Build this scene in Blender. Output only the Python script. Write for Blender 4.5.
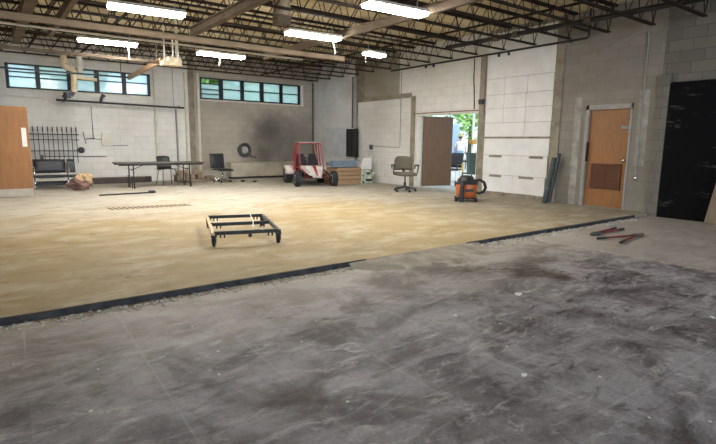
import bpy, bmesh, math, random
from mathutils import Vector, Matrix
for o in list(bpy.data.objects): bpy.data.objects.remove(o)
scn = bpy.context.scene
COL = scn.collection
RNG = random.Random(7)
# ---------------------------------------------------------------- camera
F, YAW, PITCH, ROLL, CAMZ = 498.257, 0.642667, 0.158958, 0.011322, 1.3
fw = Vector((math.sin(YAW)*math.cos(PITCH), math.cos(YAW)*math.cos(PITCH), -math.sin(PITCH)))
r0 = Vector((math.cos(YAW), -math.sin(YAW), 0)); u0 = r0.cross(fw)
rr = r0*math.cos(ROLL)+u0*math.sin(ROLL); uu = rr.cross(fw)
cam = bpy.data.objects.new('camera', bpy.data.cameras.new('camera')); COL.objects.link(cam)
m4 = Matrix((rr, uu, -fw)).transposed().to_4x4(); m4.translation = (0, 0, CAMZ)
cam.matrix_world = m4
cam.data.sensor_width = 36; cam.data.lens = F/716*36; cam.data.clip_start = .05; cam.data.clip_end = 300
scn.camera = cam
# ---------------------------------------------------------------- world, sun, daylight, exposure
scn.view_settings.view_transform = 'Standard'; scn.view_settings.look = 'None'
scn.view_settings.gamma = 1; scn.view_settings.use_curve_mapping = False
scn.view_settings.exposure = 0.72
LAMP = 72.0          # emission strength of the ceiling tubes
w = bpy.data.worlds.new('world'); scn.world = w; w.use_nodes = True
wn = w.node_tree.nodes; bg = wn['Background']
bg.inputs[0].default_value = (.66, .84, .97, 1); bg.inputs[1].default_value = 1.2
sun = bpy.data.objects.new('sun', bpy.data.lights.new('sun', 'SUN')); COL.objects.link(sun)
sun.data.energy = 1.7; sun.data.angle = .02; sun.data.color = (1, .95, .86)
sun.rotation_euler = (math.radians(38), 0, math.radians(-35))
def area(name, loc, rot, sx, sy, power, col):
    l = bpy.data.objects.new(name, bpy.data.lights.new(name, 'AREA')); COL.objects.link(l)
    l.data.shape = 'RECTANGLE'; l.data.size = sx; l.data.size_y = sy; l.data.energy = power; l.data.color = col
    l.location = loc; l.rotation_euler = rot
    return l
# daylight coming in through the open bay behind the camera
area('bay_daylight', (4.5, -6.8, 1.9), (math.radians(90), 0, 0), 8.5, 3.2, 400, (.68, .80, 1.0))

# ---------------------------------------------------------------- materials
def new_mat(name):
    m = bpy.data.materials.new(name); m.use_nodes = True
    nt = m.node_tree; b = nt.nodes['Principled BSDF']
    return m, nt, b
def node(nt, typ, **kw):
    n = nt.nodes.new(typ)
    for k, v in kw.items():
        if k == 'ins':
            for kk, vv in v.items(): n.inputs[kk].default_value = vv
        else: setattr(n, k, v)
    return n
def c4(c): return (c[0], c[1], c[2], 1)
def mixc(nt, fac, a, b, typ='MIX'):
    n = nt.nodes.new('ShaderNodeMix'); n.data_type = 'RGBA'; n.blend_type = typ
    for sock, v in ((n.inputs[0], fac), (n.inputs[6], a), (n.inputs[7], b)):
        if isinstance(v, bpy.types.NodeSocket): nt.links.new(v, sock)
        elif isinstance(v, (int, float)): sock.default_value = v
        else: sock.default_value = c4(v)
    return n.outputs[2]
def ramp(nt, v, lo, hi, inv=False):
    n = node(nt, 'ShaderNodeMapRange', ins={1: lo, 2: hi, 3: 1.0 if inv else 0.0, 4: 0.0 if inv else 1.0})
    nt.links.new(v, n.inputs[0]); return n.outputs[0]
def math_(nt, op, a, b):
    n = nt.nodes.new('ShaderNodeMath'); n.operation = op
    for s, v in ((n.inputs[0], a), (n.inputs[1], b)):
        if isinstance(v, bpy.types.NodeSocket): nt.links.new(v, s)
        else: s.default_value = v
    return n.outputs[0]
def objco(nt, scale=(1, 1, 1), rot=(0, 0, 0), loc=(0, 0, 0)):
    t = nt.nodes.new('ShaderNodeTexCoord'); mp = nt.nodes.new('ShaderNodeMapping')
    mp.inputs['Scale'].default_value = scale; mp.inputs['Rotation'].default_value = rot; mp.inputs['Location'].default_value = loc
    nt.links.new(t.outputs['Object'], mp.inputs['Vector']); return mp.outputs[0]
def noise(nt, vec, scale, detail=4, rough=.55):
    n = node(nt, 'ShaderNodeTexNoise', ins={'Scale': scale, 'Detail': detail, 'Roughness': rough})
    nt.links.new(vec, n.inputs['Vector']); return n.outputs[0]
def dnoise(nt, vec, scale, detail=7, rough=.7, dist=1.2):
    n = node(nt, 'ShaderNodeTexNoise', ins={'Scale': scale, 'Detail': detail, 'Roughness': rough, 'Distortion': dist})
    nt.links.new(vec, n.inputs['Vector']); return n.outputs[0]
def bump(nt, b, h, strength=.2, dist=.01):
    n = node(nt, 'ShaderNodeBump', ins={'Strength': strength, 'Distance': dist})
    nt.links.new(h, n.inputs['Height']); nt.links.new(n.outputs[0], b.inputs['Normal'])
def mat(name, col, rough=.6, metal=0.0, var=.18, scale=6, bmp=.0, spec=.5, stretch=(1, 1, 1)):
    m, nt, b = new_mat(name)
    v = objco(nt, stretch); n = noise(nt, v, scale)
    dark = tuple(c*(1-var) for c in col); light = tuple(min(1, c*(1+var)) for c in col)
    nt.links.new(mixc(nt, ramp(nt, n, .3, .7), dark, light), b.inputs['Base Color'])
    b.inputs['Roughness'].default_value = rough; b.inputs['Metallic'].default_value = metal
    b.inputs['Specular IOR Level'].default_value = spec
    if bmp: bump(nt, b, n, bmp)
    return m
def block_mat(name, col, mortar, axis, bw=.4, rh=.2, ms=.006, var=.10, stain=None, stain_amt=.25, spots=(), offx=0.0):
    """concrete block wall; axis 'Y' = wall runs along world Y, 'X' = along world X"""
    m, nt, b = new_mat(name)
    t = nt.nodes.new('ShaderNodeTexCoord'); s = nt.nodes.new('ShaderNodeSeparateXYZ')
    nt.links.new(t.outputs['Object'], s.inputs[0])
    c = nt.nodes.new('ShaderNodeCombineXYZ')
    nt.links.new(math_(nt, 'ADD', s.outputs['Y' if axis == 'Y' else 'X'], offx), c.inputs[0]); nt.links.new(s.outputs['Z'], c.inputs[1])
    br = node(nt, 'ShaderNodeTexBrick', ins={'Scale': 1.0, 'Mortar Size': ms, 'Mortar Smooth': .2, 'Brick Width': bw, 'Row Height': rh, 'Bias': 0.0})
    br.offset = .5
    nt.links.new(c.outputs[0], br.inputs['Vector'])
    br.inputs['Color1'].default_value = c4(tuple(x*(1-var) for x in col)); br.inputs['Color2'].default_value = c4(tuple(x*(1+var) for x in col))
    br.inputs['Mortar'].default_value = c4(mortar)
    ob = t.outputs['Object']
    n1 = noise(nt, ob, .9, 5, .6); n2 = noise(nt, ob, 30, 3)
    colr = mixc(nt, math_(nt, 'MULTIPLY', ramp(nt, n1, .42, .68), stain_amt), br.outputs['Color'], stain or tuple(x*.5 for x in col))
    colr = mixc(nt, math_(nt, 'MULTIPLY', ramp(nt, n2, .3, .8), .16), colr, tuple(x*.5 for x in col))
    for (px, py, pz, rad, sc, amt) in spots:       # soot / damp stains with their own outline
        vm = node(nt, 'ShaderNodeVectorMath', operation='DISTANCE'); vm.inputs[1].default_value = (px, py, pz)
        nt.links.new(ob, vm.inputs[0])
        nz = noise(nt, ob, 2.2, 5, .65)
        d = math_(nt, 'ADD', vm.outputs['Value'], math_(nt, 'MULTIPLY', math_(nt, 'SUBTRACT', nz, .5), rad*.9))
        colr = mixc(nt, math_(nt, 'MULTIPLY', ramp(nt, d, rad*.35, rad, True), amt), colr, sc)
    nt.links.new(colr, b.inputs['Base Color']); b.inputs['Roughness'].default_value = .85; b.inputs['Specular IOR Level'].default_value = .25
    bump(nt, b, math_(nt, 'SUBTRACT', math_(nt, 'MULTIPLY', n2, .25), br.outputs['Fac']), .35, .008)
    return m

WHITE_Y = block_mat('white_painted_block', (.73, .715, .68), (.52, .505, .46), 'Y', var=.03, ms=.004, stain=(.42, .38, .31), stain_amt=.35)
GREY_Y = block_mat('bare_grey_block', (.265, .242, .205), (.215, .195, .163), 'Y', var=.07, stain=(.19, .17, .14), stain_amt=.55)
DARK_Y = block_mat('dark_grey_block', (.175, .160, .136), (.105, .096, .081), 'Y', ms=.007, var=.15, stain=(.15, .14, .12), stain_amt=.55, offx=.13)
DINGY_Y = block_mat('dingy_block', (.36, .325, .265), (.28, .25, .2), 'Y', var=.06, stain=(.24, .205, .155), stain_amt=.6)
WHITE_X = block_mat('white_painted_block_back', (.74, .725, .685), (.53, .51, .46), 'X', var=.03, ms=.004, stain=(.40, .37, .31), stain_amt=.35)
TAN_X = block_mat('tan_dingy_block_back', (.47, .425, .36), (.36, .32, .265), 'X', var=.05, ms=.005, stain=(.30, .26, .20), stain_amt=.5,
                  spots=[(8.5, 16.68, 1.25, 1.35, (.13, .115, .10), .75), (9.7, 16.68, 1.3, 1.2, (.17, .15, .13), .6), (8.3, 16.68, 1.7, .6, (.10, .09, .08), .6), (8.1, 16.68, .8, .5, (.12, .10, .09), .55), (7.6, 16.68, .9, .45, (.30, .26, .2), .6)])
GLARE_Y = block_mat('white_block_glare', (.78, .785, .80), (.6, .6, .6), 'Y', var=.03, ms=.004, stain=(.40, .38, .35), stain_amt=.45)  # white block by the back corner, daylight glare painted in as a brighter bluish tone
BAND = mat('bare_concrete_band', (.25, .215, .165), .9, var=.3, scale=5, bmp=.2)
INFILL = mat('white_infill', (.74, .735, .72), .8, var=.07, scale=3)
DECK = mat('tan_roof_deck', (.50, .41, .25), .95, var=.22, scale=1.2)
STEEL = mat('dark_brown_steel', (.030, .022, .017), .9, 0, var=.35, scale=8, spec=.1)
GIRDER = mat('brown_grey_steel', (.13, .098, .07), .85, 0, var=.25, scale=4, spec=.15)
BEAMTAN = mat('tan_painted_beam', (.23, .17, .11), .85, .0, var=.2, scale=3)
BLACK = mat('black_paint', (.018, .018, .02), .5, var=.3)
BLACKM = mat('black_metal', (.03, .03, .032), .45, .5, var=.3)
RUBBER = mat('black_rubber', (.022, .022, .024), .85, var=.3, scale=20)
TAR = mat('tar_strip', (.055, .053, .054), .95, var=.5, scale=7, bmp=.4, spec=.1)
CREAM = mat('cream_paint', (.74, .60, .40), .5, var=.12)
CREAMW = mat('offwhite_paint', (.66, .62, .53), .55, var=.1)
GREYP = mat('grey_paint', (.30, .285, .26), .55, var=.15)
DGREY = mat('dark_grey_metal', (.10, .10, .10), .5, .4, var=.2)
CHROME = mat('chrome', (.75, .75, .76), .25, 1.0, var=.08)
def wood_mat(name, a, b_, sc=(14, 1.2, 1.2), rough=.5):
    m, nt, b = new_mat(name); v = objco(nt, sc); n = noise(nt, v, 2.2, 6, .6)
    n2 = noise(nt, objco(nt), 1.5, 2)
    nt.links.new(mixc(nt, math_(nt, 'MULTIPLY', ramp(nt, n2, .35, .7), .25), mixc(nt, ramp(nt, n, .3, .72), a, b_), tuple(x*.6 for x in a)), b.inputs['Base Color'])
    b.inputs['Roughness'].default_value = rough; return m
ORANGEW = wood_mat('orange_varnished_wood', (.25, .105, .028), (.33, .148, .045), (9, 9, 1.2))
DOORW = wood_mat('dark_brown_door_wood', (.11, .05, .018), (.16, .078, .03), (9, 9, 1.2))
LOUVW = wood_mat('louver_brown_wood', (.12, .045, .02), (.17, .065, .028), (3, 9, 9))
PLANKW = wood_mat('grey_brown_plank', (.19, .135, .09), (.29, .22, .155), (14, 14, 1.2), .8)
BOARDW = wood_mat('brown_board', (.32, .20, .11), (.43, .28, .16), (2, 12, 12), .75)
TABLEW = wood_mat('table_laminate', (.05, .035, .026), (.085, .06, .045), (1.5, 12, 3), .4)
ORANGEP = mat('orange_plastic', (.50, .125, .035), .42, var=.1)
RED = mat('red_paint', (.33, .022, .028), .4, var=.15)
WHITEP = mat('white_plastic', (.72, .71, .68), .45, var=.08)
TANFAB = mat('olive_tan_fabric', (.125, .107, .078), .95, var=.12, scale=60)
BLACKFAB = mat('black_fabric', (.02, .021, .026), .9, var=.2, scale=50)
MESHB = mat('black_leather', (.022, .023, .028), .5, var=.2, scale=10)
YELLOW = mat('yellow_paint', (.60, .43, .06), .5, var=.15)
GREENT = mat('dark_green_vinyl', (.022, .045, .036), .55, var=.3, scale=9)
BLUEGREY = mat('blue_grey_metal', (.25, .31, .38), .4, .4, var=.2, scale=12)
PALEGRN = mat('pale_green_white_paper', (.52, .57, .47), .8, var=.35, scale=22)
PURPLE = mat('brown_purple_paper', (.15, .085, .072), .85, var=.4, scale=12)
CARD = mat('cardboard_paper', (.48, .34, .2), .85, var=.25, scale=9)
BRICKR = mat('rubble_brown', (.26, .19, .13), .9, var=.4, scale=12, bmp=.3)
SCRAPW = mat('white_scrap', (.72, .72, .7), .8, var=.1)
def tube_mat():
    m, nt, b = new_mat('lit_diffuser')
    b.inputs['Base Color'].default_value = (.9, .9, .88, 1); b.inputs['Emission Color'].default_value = (1, .97, .91, 1); b.inputs['Emission Strength'].default_value = LAMP
    n = noise(nt, objco(nt), 3); nt.links.new(ramp(nt, n, -2, 1), b.inputs['Roughness']); return m
LIT = tube_mat()
def glass_mat():
    m, nt, b = new_mat('pale_obscure_glass'); nt.nodes.remove(b)
    out = nt.nodes['Material Output']
    tr = nt.nodes.new('ShaderNodeBsdfTransparent'); tl = nt.nodes.new('ShaderNodeBsdfTranslucent'); gl = nt.nodes.new('ShaderNodeBsdfGlossy')
    n = noise(nt, objco(nt), 9, 5, .7)
    nt.links.new(mixc(nt, ramp(nt, n, .35, .65), (.70, .88, .92), (.97, 1, 1)), tr.inputs[0])
    nt.links.new(mixc(nt, ramp(nt, n, .35, .65), (.75, .92, .96), (1, 1, 1)), tl.inputs[0])
    gl.inputs['Roughness'].default_value = .15
    m1 = nt.nodes.new('ShaderNodeMixShader'); m1.inputs[0].default_value = .45
    nt.links.new(tr.outputs[0], m1.inputs[1]); nt.links.new(tl.outputs[0], m1.inputs[2])
    m2 = nt.nodes.new('ShaderNodeMixShader'); m2.inputs[0].default_value = .04
    nt.links.new(m1.outputs[0], m2.inputs[1]); nt.links.new(gl.outputs[0], m2.inputs[2]); nt.links.new(m2.outputs[0], out.inputs[0])
    return m
GLASS = glass_mat()
def floor_upper_mat():
    m, nt, b = new_mat('tan_stained_concrete'); o = objco(nt)
    big = noise(nt, o, .45, 4, .55); mid = noise(nt, objco(nt, (.9, 1.5, 1), (0, 0, .25)), 1.5, 9, .66); fine = noise(nt, o, 22, 4, .6); wisp = dnoise(nt, objco(nt, (1.1, 2.0, 1), (0, 0, .1)), 1.5, 10, .72, 1.3)
    s = nt.nodes.new('ShaderNodeSeparateXYZ'); nt.links.new(o, s.inputs[0])
    # paler zone towards the back wall, ochre glue residue nearer the step
    yy = math_(nt, 'ADD', s.outputs['Y'], math_(nt, 'MULTIPLY', math_(nt, 'SUBTRACT', big, .5), 9.0))
    xx = math_(nt, 'ADD', s.outputs['X'], math_(nt, 'MULTIPLY', math_(nt, 'SUBTRACT', big, .5), 5.0))
    ochre = (.36, .285, .175); pale = (.475, .445, .39); greyc = (.32, .295, .255)
    c = mixc(nt, ramp(nt, yy, 7.5, 11.5), ochre, pale)
    c = mixc(nt, math_(nt, 'MULTIPLY', ramp(nt, xx, 5.0, 9.0), .8), c, greyc)
    c = mixc(nt, math_(nt, 'MULTIPLY', ramp(nt, mid, .46, .66), .6), c, (.50, .44, .345))
    c = mixc(nt, math_(nt, 'MULTIPLY', ramp(nt, wisp, .50, .66), .6), c, (.26, .20, .12))
    c = mixc(nt, math_(nt, 'MULTIPLY', ramp(nt, fine, .5, .75), .35), c, (.25, .19, .115))
    vor = node(nt, 'ShaderNodeTexVoronoi', ins={'Scale': 1.1}); nt.links.new(objco(nt, (1, 2, 1)), vor.inputs['Vector'])
    c = mixc(nt, math_(nt, 'MULTIPLY', ramp(nt, vor.outputs['Distance'], .015, .05, True), .8), c, (.10, .08, .06))
    bc = node(nt, 'ShaderNodeBrightContrast', ins={'Bright': .022, 'Contrast': .32}); nt.links.new(c, bc.inputs[0]); hs = node(nt, 'ShaderNodeHueSaturation', ins={'Saturation': .86}); nt.links.new(bc.outputs[0], hs.inputs['Color']); c = hs.outputs[0]
    nt.links.new(c, b.inputs['Base Color']); b.inputs['Roughness'].default_value = .72; b.inputs['Specular IOR Level'].default_value = .25
    bump(nt, b, fine, .08, .01); return m
def floor_lower_mat():
    m, nt, b = new_mat('grey_scraped_concrete'); o = objco(nt)
    big = noise(nt, o, .55, 5, .6); mid = dnoise(nt, objco(nt, (1, 1.3, 1), (0, 0, -.5)), 1.7, 9, .66, .8)
    mask = dnoise(nt, o, 1.1, 4, .6, .6)
    scr = dnoise(nt, objco(nt, (1.3, 3.6, 1), (0, 0, .45)), 2.6, 10, .74, .9); scr2 = dnoise(nt, objco(nt, (1.2, 3.0, 1), (0, 0, -.15), (3, 5, 0)), 2.2, 10, .74, 1.4); fine = noise(nt, o, 60, 5, .7); grit = dnoise(nt, o, 14, 8, .75, .5)
    s = nt.nodes.new('ShaderNodeSeparateXYZ'); nt.links.new(o, s.inputs[0])
    c = mixc(nt, ramp(nt, mid, .38, .62), (.125, .117, .12), (.26, .25, .258))
    c = mixc(nt, math_(nt, 'MULTIPLY', ramp(nt, big, .5, .68), .45), c, (.12, .112, .108))
    c = mixc(nt, math_(nt, 'MULTIPLY', ramp(nt, scr, .52, .64), math_(nt, 'MULTIPLY', ramp(nt, mask, .36, .55), .75)), c, (.36, .35, .35))
    c = mixc(nt, math_(nt, 'MULTIPLY', ramp(nt, scr2, .53, .63), math_(nt, 'MULTIPLY', ramp(nt, mask, .34, .55, True), .85)), c, (.062, .058, .056))
    c = mixc(nt, math_(nt, 'MULTIPLY', ramp(nt, grit, .52, .68), .45), c, (.085, .08, .08))
    c = mixc(nt, math_(nt, 'MULTIPLY', ramp(nt, grit, .30, .46, True), .30), c, (.36, .35, .35))
    c = mixc(nt, math_(nt, 'MULTIPLY', ramp(nt, fine, .45, .75), .3), c, (.09, .086, .084))
    # brown dusty strip beside the old step, clean grey bay beyond the saw cut
    yn = math_(nt, 'ADD', s.outputs['Y'], math_(nt, 'MULTIPLY', math_(nt, 'SUBTRACT', mid, .5), 1.6))
    c = mixc(nt, math_(nt, 'MULTIPLY', ramp(nt, yn, 2.6, 4.4), .5), c, (.33, .285, .23))
    bay = ramp(nt, s.outputs['X'], 6.24, 6.27)
    c = mixc(nt, math_(nt, 'MULTIPLY', bay, .62), c, (.30, .275, .25))
    # ghost lines of lifted tiles
    br = node(nt, 'ShaderNodeTexBrick', ins={'Scale': 1.0, 'Mortar Size': .008, 'Mortar Smooth': .6, 'Brick Width': .61, 'Row Height': .61, 'Bias': 0.0})
    br.offset = 0; nt.links.new(objco(nt, (1, 1, 1), (0, 0, .03)), br.inputs['Vector'])
    lm = math_(nt, 'MULTIPLY', math_(nt, 'MULTIPLY', br.outputs['Fac'], ramp(nt, big, .45, .58, True)), .16)
    c = mixc(nt, lm, c, (.47, .46, .45))
    # dark oily blots
    for (px, py, rad) in ((1.9, 2.9, .28), (3.1, 3.55, .5), (3.9, 3.6, .5), (2.4, 3.2, .22), (4.6, 2.9, .45), (1.3, 2.2, .25)):
        vm = node(nt, 'ShaderNodeVectorMath', operation='DISTANCE'); vm.inputs[1].default_value = (px, py, -.05); nt.links.new(o, vm.inputs[0])
        d = math_(nt, 'ADD', vm.outputs['Value'], math_(nt, 'MULTIPLY', math_(nt, 'SUBTRACT', mid, .5), rad*2.4))
        c = mixc(nt, math_(nt, 'MULTIPLY', ramp(nt, d, rad*.3, rad, True), .6), c, (.075, .066, .058))
    sp = node(nt, 'ShaderNodeTexVoronoi', ins={'Scale': 5.0}); nt.links.new(o, sp.inputs['Vector'])
    c = mixc(nt, math_(nt, 'MULTIPLY', ramp(nt, sp.outputs['Distance'], .03, .06, True), .75), c, (.55, .54, .52))
    bc = node(nt, 'ShaderNodeBrightContrast', ins={'Bright': .25, 'Contrast': .78}); nt.links.new(c, bc.inputs[0]); c = bc.outputs[0]
    nt.links.new(c, b.inputs['Base Color']); b.inputs['Roughness'].default_value = .6; b.inputs['Specular IOR Level'].default_value = .3
    bump(nt, b, math_(nt, 'ADD', fine, mid), .15, .01); return m
FLOORU, FLOORL = floor_upper_mat(), floor_lower_mat()

# ---------------------------------------------------------------- mesh helpers
class MB:
    def __init__(s): s.v = []; s.f = []; s.sm = []; s.mi = []; s.cur = 0
    def _add(s, vs, fs, smooth=False):
        b = len(s.v); s.v += [tuple(v) for v in vs]
        for f in fs: s.f.append(tuple(i+b for i in f)); s.sm.append(smooth); s.mi.append(s.cur)
        return s
    def box(s, c, d, M=None):
        x, y, z = d[0]/2, d[1]/2, d[2]/2
        vs = [Vector((sx*x, sy*y, sz*z)) for sx in (-1, 1) for sy in (-1, 1) for sz in (-1, 1)]
        if M is not None: vs = [M @ v for v in vs]
        vs = [v+Vector(c) for v in vs]
        return s._add(vs, [(0, 1, 3, 2), (4, 6, 7, 5), (0, 4, 5, 1), (2, 3, 7, 6), (0, 2, 6, 4), (1, 5, 7, 3)])
    def lim(s, x0, x1, y0, y1, z0, z1): return s.box(((x0+x1)/2, (y0+y1)/2, (z0+z1)/2), (abs(x1-x0), abs(y1-y0), abs(z1-z0)))
    def bar(s, p, q, w, h, up=(0, 0, 1)):
        p, q = Vector(p), Vector(q); d = q-p; L = d.length; d.normalize(); up = Vector(up)
        if abs(d.dot(up)) > .97: up = Vector((1, 0, 0)) if abs(d.x) < .9 else Vector((0, 1, 0))
        sx = d.cross(up).normalized(); sz = sx.cross(d)
        M = Matrix((d, sx, sz)).transposed()
        return s.box((p+q)/2, (L, w, h), M)
    def tube(s, pts, r, n=8, cap=True, closed=False):
        pts = [Vector(p) for p in pts]; N = len(pts); rs = r if isinstance(r, (list, tuple)) else [r]*N
        vs, fs = [], []; ref = None
        for i, p in enumerate(pts):
            a = pts[(i-1) % N] if (i or closed) else p; b = pts[(i+1) % N] if (i < N-1 or closed) else p
            t = (b-a).normalized()
            if ref is None: ref = Vector((0, 0, 1)) if abs(t.z) < .9 else Vector((1, 0, 0))
            u = t.cross(ref).normalized(); ref = u.cross(t)
            for k in range(n):
                an = 2*math.pi*k/n; vs.append(p+(u*math.cos(an)+ref*math.sin(an))*rs[i])
        for i in range(N if closed else N-1):
            j = (i+1) % N
            for k in range(n):
                k2 = (k+1) % n; fs.append((i*n+k, j*n+k, j*n+k2, i*n+k2))
        s._add(vs, fs, n > 5)
        if cap and not closed:
            s._add([vs[k] for k in range(n)], [tuple(range(n))]); s._add([vs[(N-1)*n+k] for k in range(n)], [tuple(range(n-1, -1, -1))])
        return s
    def lathe(s, prof, n=20, c=(0, 0, 0), M=None, smooth=True):
        vs, fs = [], []
        for r, z in prof:
            for k in range(n):
                a = 2*math.pi*k/n; v = Vector((r*math.cos(a), r*math.sin(a), z))
                if M is not None: v = M @ v
                vs.append(v+Vector(c))
        for i in range(len(prof)-1):
            for k in range(n): k2 = (k+1) % n; fs.append((i*n+k, i*n+k2, (i+1)*n+k2, (i+1)*n+k))
        s._add(vs, fs, smooth)
        if prof[0][0] > 1e-4: s._add([vs[k] for k in range(n)], [tuple(range(n-1, -1, -1))])
        if prof[-1][0] > 1e-4: b = (len(prof)-1)*n; s._add([vs[b+k] for k in range(n)], [tuple(range(n))])
        return s
    def prism(s, poly, d, M=None, c=(0, 0, 0)):
        """poly in (x,z), extruded along y by d (centred)"""
        n = len(poly); vs = [Vector((x, -d/2, z)) for x, z in poly]+[Vector((x, d/2, z)) for x, z in poly]
        if M is not None: vs = [M @ v for v in vs]
        vs = [v+Vector(c) for v in vs]
        return s._add(vs, [tuple(range(n)), tuple(range(2*n-1, n-1, -1))]+[(i, i+n, (i+1) % n+n, (i+1) % n) for i in range(n)])
    def sheet(s, fn, nu, nv, th):
        """curved padded sheet: fn(u,v)->Vector centre, thickness th along local normal"""
        P = [[fn(i/(nu-1), j/(nv-1)) for j in range(nv)] for i in range(nu)]
        def nrm(i, j):
            a = P[min(i+1, nu-1)][j]-P[max(i-1, 0)][j]; b = P[i][min(j+1, nv-1)]-P[i][max(j-1, 0)]
            return a.cross(b).normalized()
        vs = []
        for sg in (1, -1):
            for i in range(nu):
                for j in range(nv):
                    e = 1-.55*(max(abs(2*i/(nu-1)-1), abs(2*j/(nv-1)-1))**6)
                    vs.append(P[i][j]+nrm(i, j)*sg*th/2*e)
        q = lambda sg, i, j: sg*nu*nv+i*nv+j
        fs = []
        for i in range(nu-1):
            for j in range(nv-1):
                fs.append((q(0, i, j), q(0, i+1, j), q(0, i+1, j+1), q(0, i, j+1))); fs.append((q(1, i, j), q(1, i, j+1), q(1, i+1, j+1), q(1, i+1, j)))
        for i in range(nu-1):
            fs.append((q(0, i, 0), q(1, i, 0), q(1, i+1, 0), q(0, i+1, 0))); fs.append((q(0, i, nv-1), q(0, i+1, nv-1), q(1, i+1, nv-1), q(1, i, nv-1)))
        for j in range(nv-1):
            fs.append((q(0, 0, j), q(0, 0, j+1), q(1, 0, j+1), q(1, 0, j))); fs.append((q(0, nu-1, j), q(1, nu-1, j), q(1, nu-1, j+1), q(0, nu-1, j+1)))
        return s._add(vs, fs, True)
    def build(s, name, mats, parent=None, bev=0, label=None, loc=None):
        me = bpy.data.meshes.new(name); me.from_pydata(s.v, [], s.f)
        if not isinstance(mats, (list, tuple)): mats = [mats]
        for m in mats: me.materials.append(m)
        for p, sm, mi in zip(me.polygons, s.sm, s.mi): p.use_smooth = sm; p.material_index = mi
        bm = bmesh.new(); bm.from_mesh(me); bmesh.ops.recalc_face_normals(bm, faces=bm.faces); bm.to_mesh(me); bm.free()
        o = bpy.data.objects.new(name, me); COL.objects.link(o)
        if parent: o.parent = parent
        if loc is not None: o.location = loc
        if bev:
            b = o.modifiers.new('bevel', 'BEVEL'); b.width = bev; b.segments = 2; b.limit_method = 'ANGLE'
        if label: o['label'] = label
        return o
def thing(name, label, cat, loc=(0, 0, 0), rz=0, group=None):
    o = bpy.data.objects.new(name, None); COL.objects.link(o); o.location = loc; o.rotation_euler = (0, 0, rz)
    o.empty_display_size = .1
    return tag(o, label, cat, group)
def tag(o, label, cat, group=None):
    o['label'] = label; o['category'] = cat
    if group: o['group'] = group
    return o
def struct(o, label=None):
    o['kind'] = 'structure'
    if label: o['label'] = label
    return o
def dup(root, loc, rz, label, group=None):
    r = root.copy(); COL.objects.link(r); r.location = loc; r.rotation_euler = (0, 0, rz); r['label'] = label
    if group: r['group'] = group
    for ch in list(root.children):
        c = ch.copy(); COL.objects.link(c); c.parent = r
        for g in list(ch.children):
            d = g.copy(); COL.objects.link(d); d.parent = c
    return r
def arc(c, r, a0, a1, n, ax='xz'):
    out = []
    for i in range(n+1):
        a = math.radians(a0+(a1-a0)*i/n); u, v = r*math.cos(a), r*math.sin(a)
        out.append({'xz': (c[0]+u, c[1], c[2]+v), 'yz': (c[0], c[1]+u, c[2]+v), 'xy': (c[0]+u, c[1]+v, c[2])}[ax])
    return out

# ================================================================ SETTING
XW, YW, XL, YF, ZC, LOW = 10.32, 16.68, -2.5, -7.0, 4.05, -.05
SY = 4.32                                              # the step between both floors
# upper floor slab, with the worn ramped patch in the step
m = MB(); m.lim(XL, XW+.2, SY, YW+.2, -.3, 0)
struct(m.build('floor', FLOORU), 'tan stained concrete floor, raised beyond the step')
m = MB(); m.lim(XL, XW+.2, YF, SY, -.35, LOW)
struct(m.build('floor_lower', FLOORL), 'grey scraped concrete floor, lower, in front of the step')
m = MB(); nx = 24
vs = []
for i in range(nx+1):
    x = 3.1+(5.25-3.1)*i/nx
    e = min(1, min(i, nx-i)/3.0)
    d = .10+(.34+.10*math.sin(i*1.7)+.06*math.sin(i*.6+1))*e
    for k in range(6):
        t = k/5; vs.append((x, SY-d*t+.004*(k == 0), LOW+.003+.045*(1-t)**1.4))
m._add(vs, [(i*6+k, (i+1)*6+k, (i+1)*6+k+1, i*6+k+1) for i in range(nx) for k in range(5)], True)
struct(m.build('floor_ramp', mat('worn_ramp_concrete', (.25, .215, .17), .9, var=.35, scale=5, bmp=.2)), 'worn crumbled patch ramping down between both floors')
def ragged_strip(name, x0, x1, seed):
    m = MB(); r = random.Random(seed); n = int((x1-x0)/.14); vs = []
    for i in range(n+1):
        x = x0+(x1-x0)*i/n; j = r.uniform(-.004, .004); k = min(1, i/3, (n-i)/3)
        vs += [(x, SY+.018*k+j, .001), (x, SY+.018*k+j, .004), (x, SY-.012, .003), (x, SY-.016, LOW+.002), (x, SY+.02, LOW+.002)]
    fs = []
    for i in range(n):
        for k in range(3): fs.append((i*5+k, (i+1)*5+k, (i+1)*5+k+1, i*5+k+1))
    m._add(vs, fs); return struct(m.build(name, TAR), 'black tar-covered edge of the step')
ragged_strip('trim_1', XL, 3.35, 1); ragged_strip('trim_2', 5.02, 9.72, 2)
# plaster residue along the foot of the step: crumbs nobody would count
m = MB(); r = random.Random(5)
for i in range(1100):
    x = r.uniform(-.6, 9.6)
    if 3.4 < x < 5.0: continue
    y = SY-.03-abs(r.gauss(0, .075 if x < 4 else .10)); s = r.uniform(.006, .022) if x < 4 else r.uniform(.006, .03)
    m.box((x, y, LOW+s*.25), (s*1.5, s, s*.55), Matrix.Rotation(r.uniform(0, 3), 3, 'Z'))
o = m.build('rubble', mat('pale_mortar_crumbs', (.47, .43, .37), .9, var=.3, scale=9)); tag(o, 'pale mortar crumbs scattered along the foot of the step', 'rubble'); o['kind'] = 'stuff'
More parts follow.
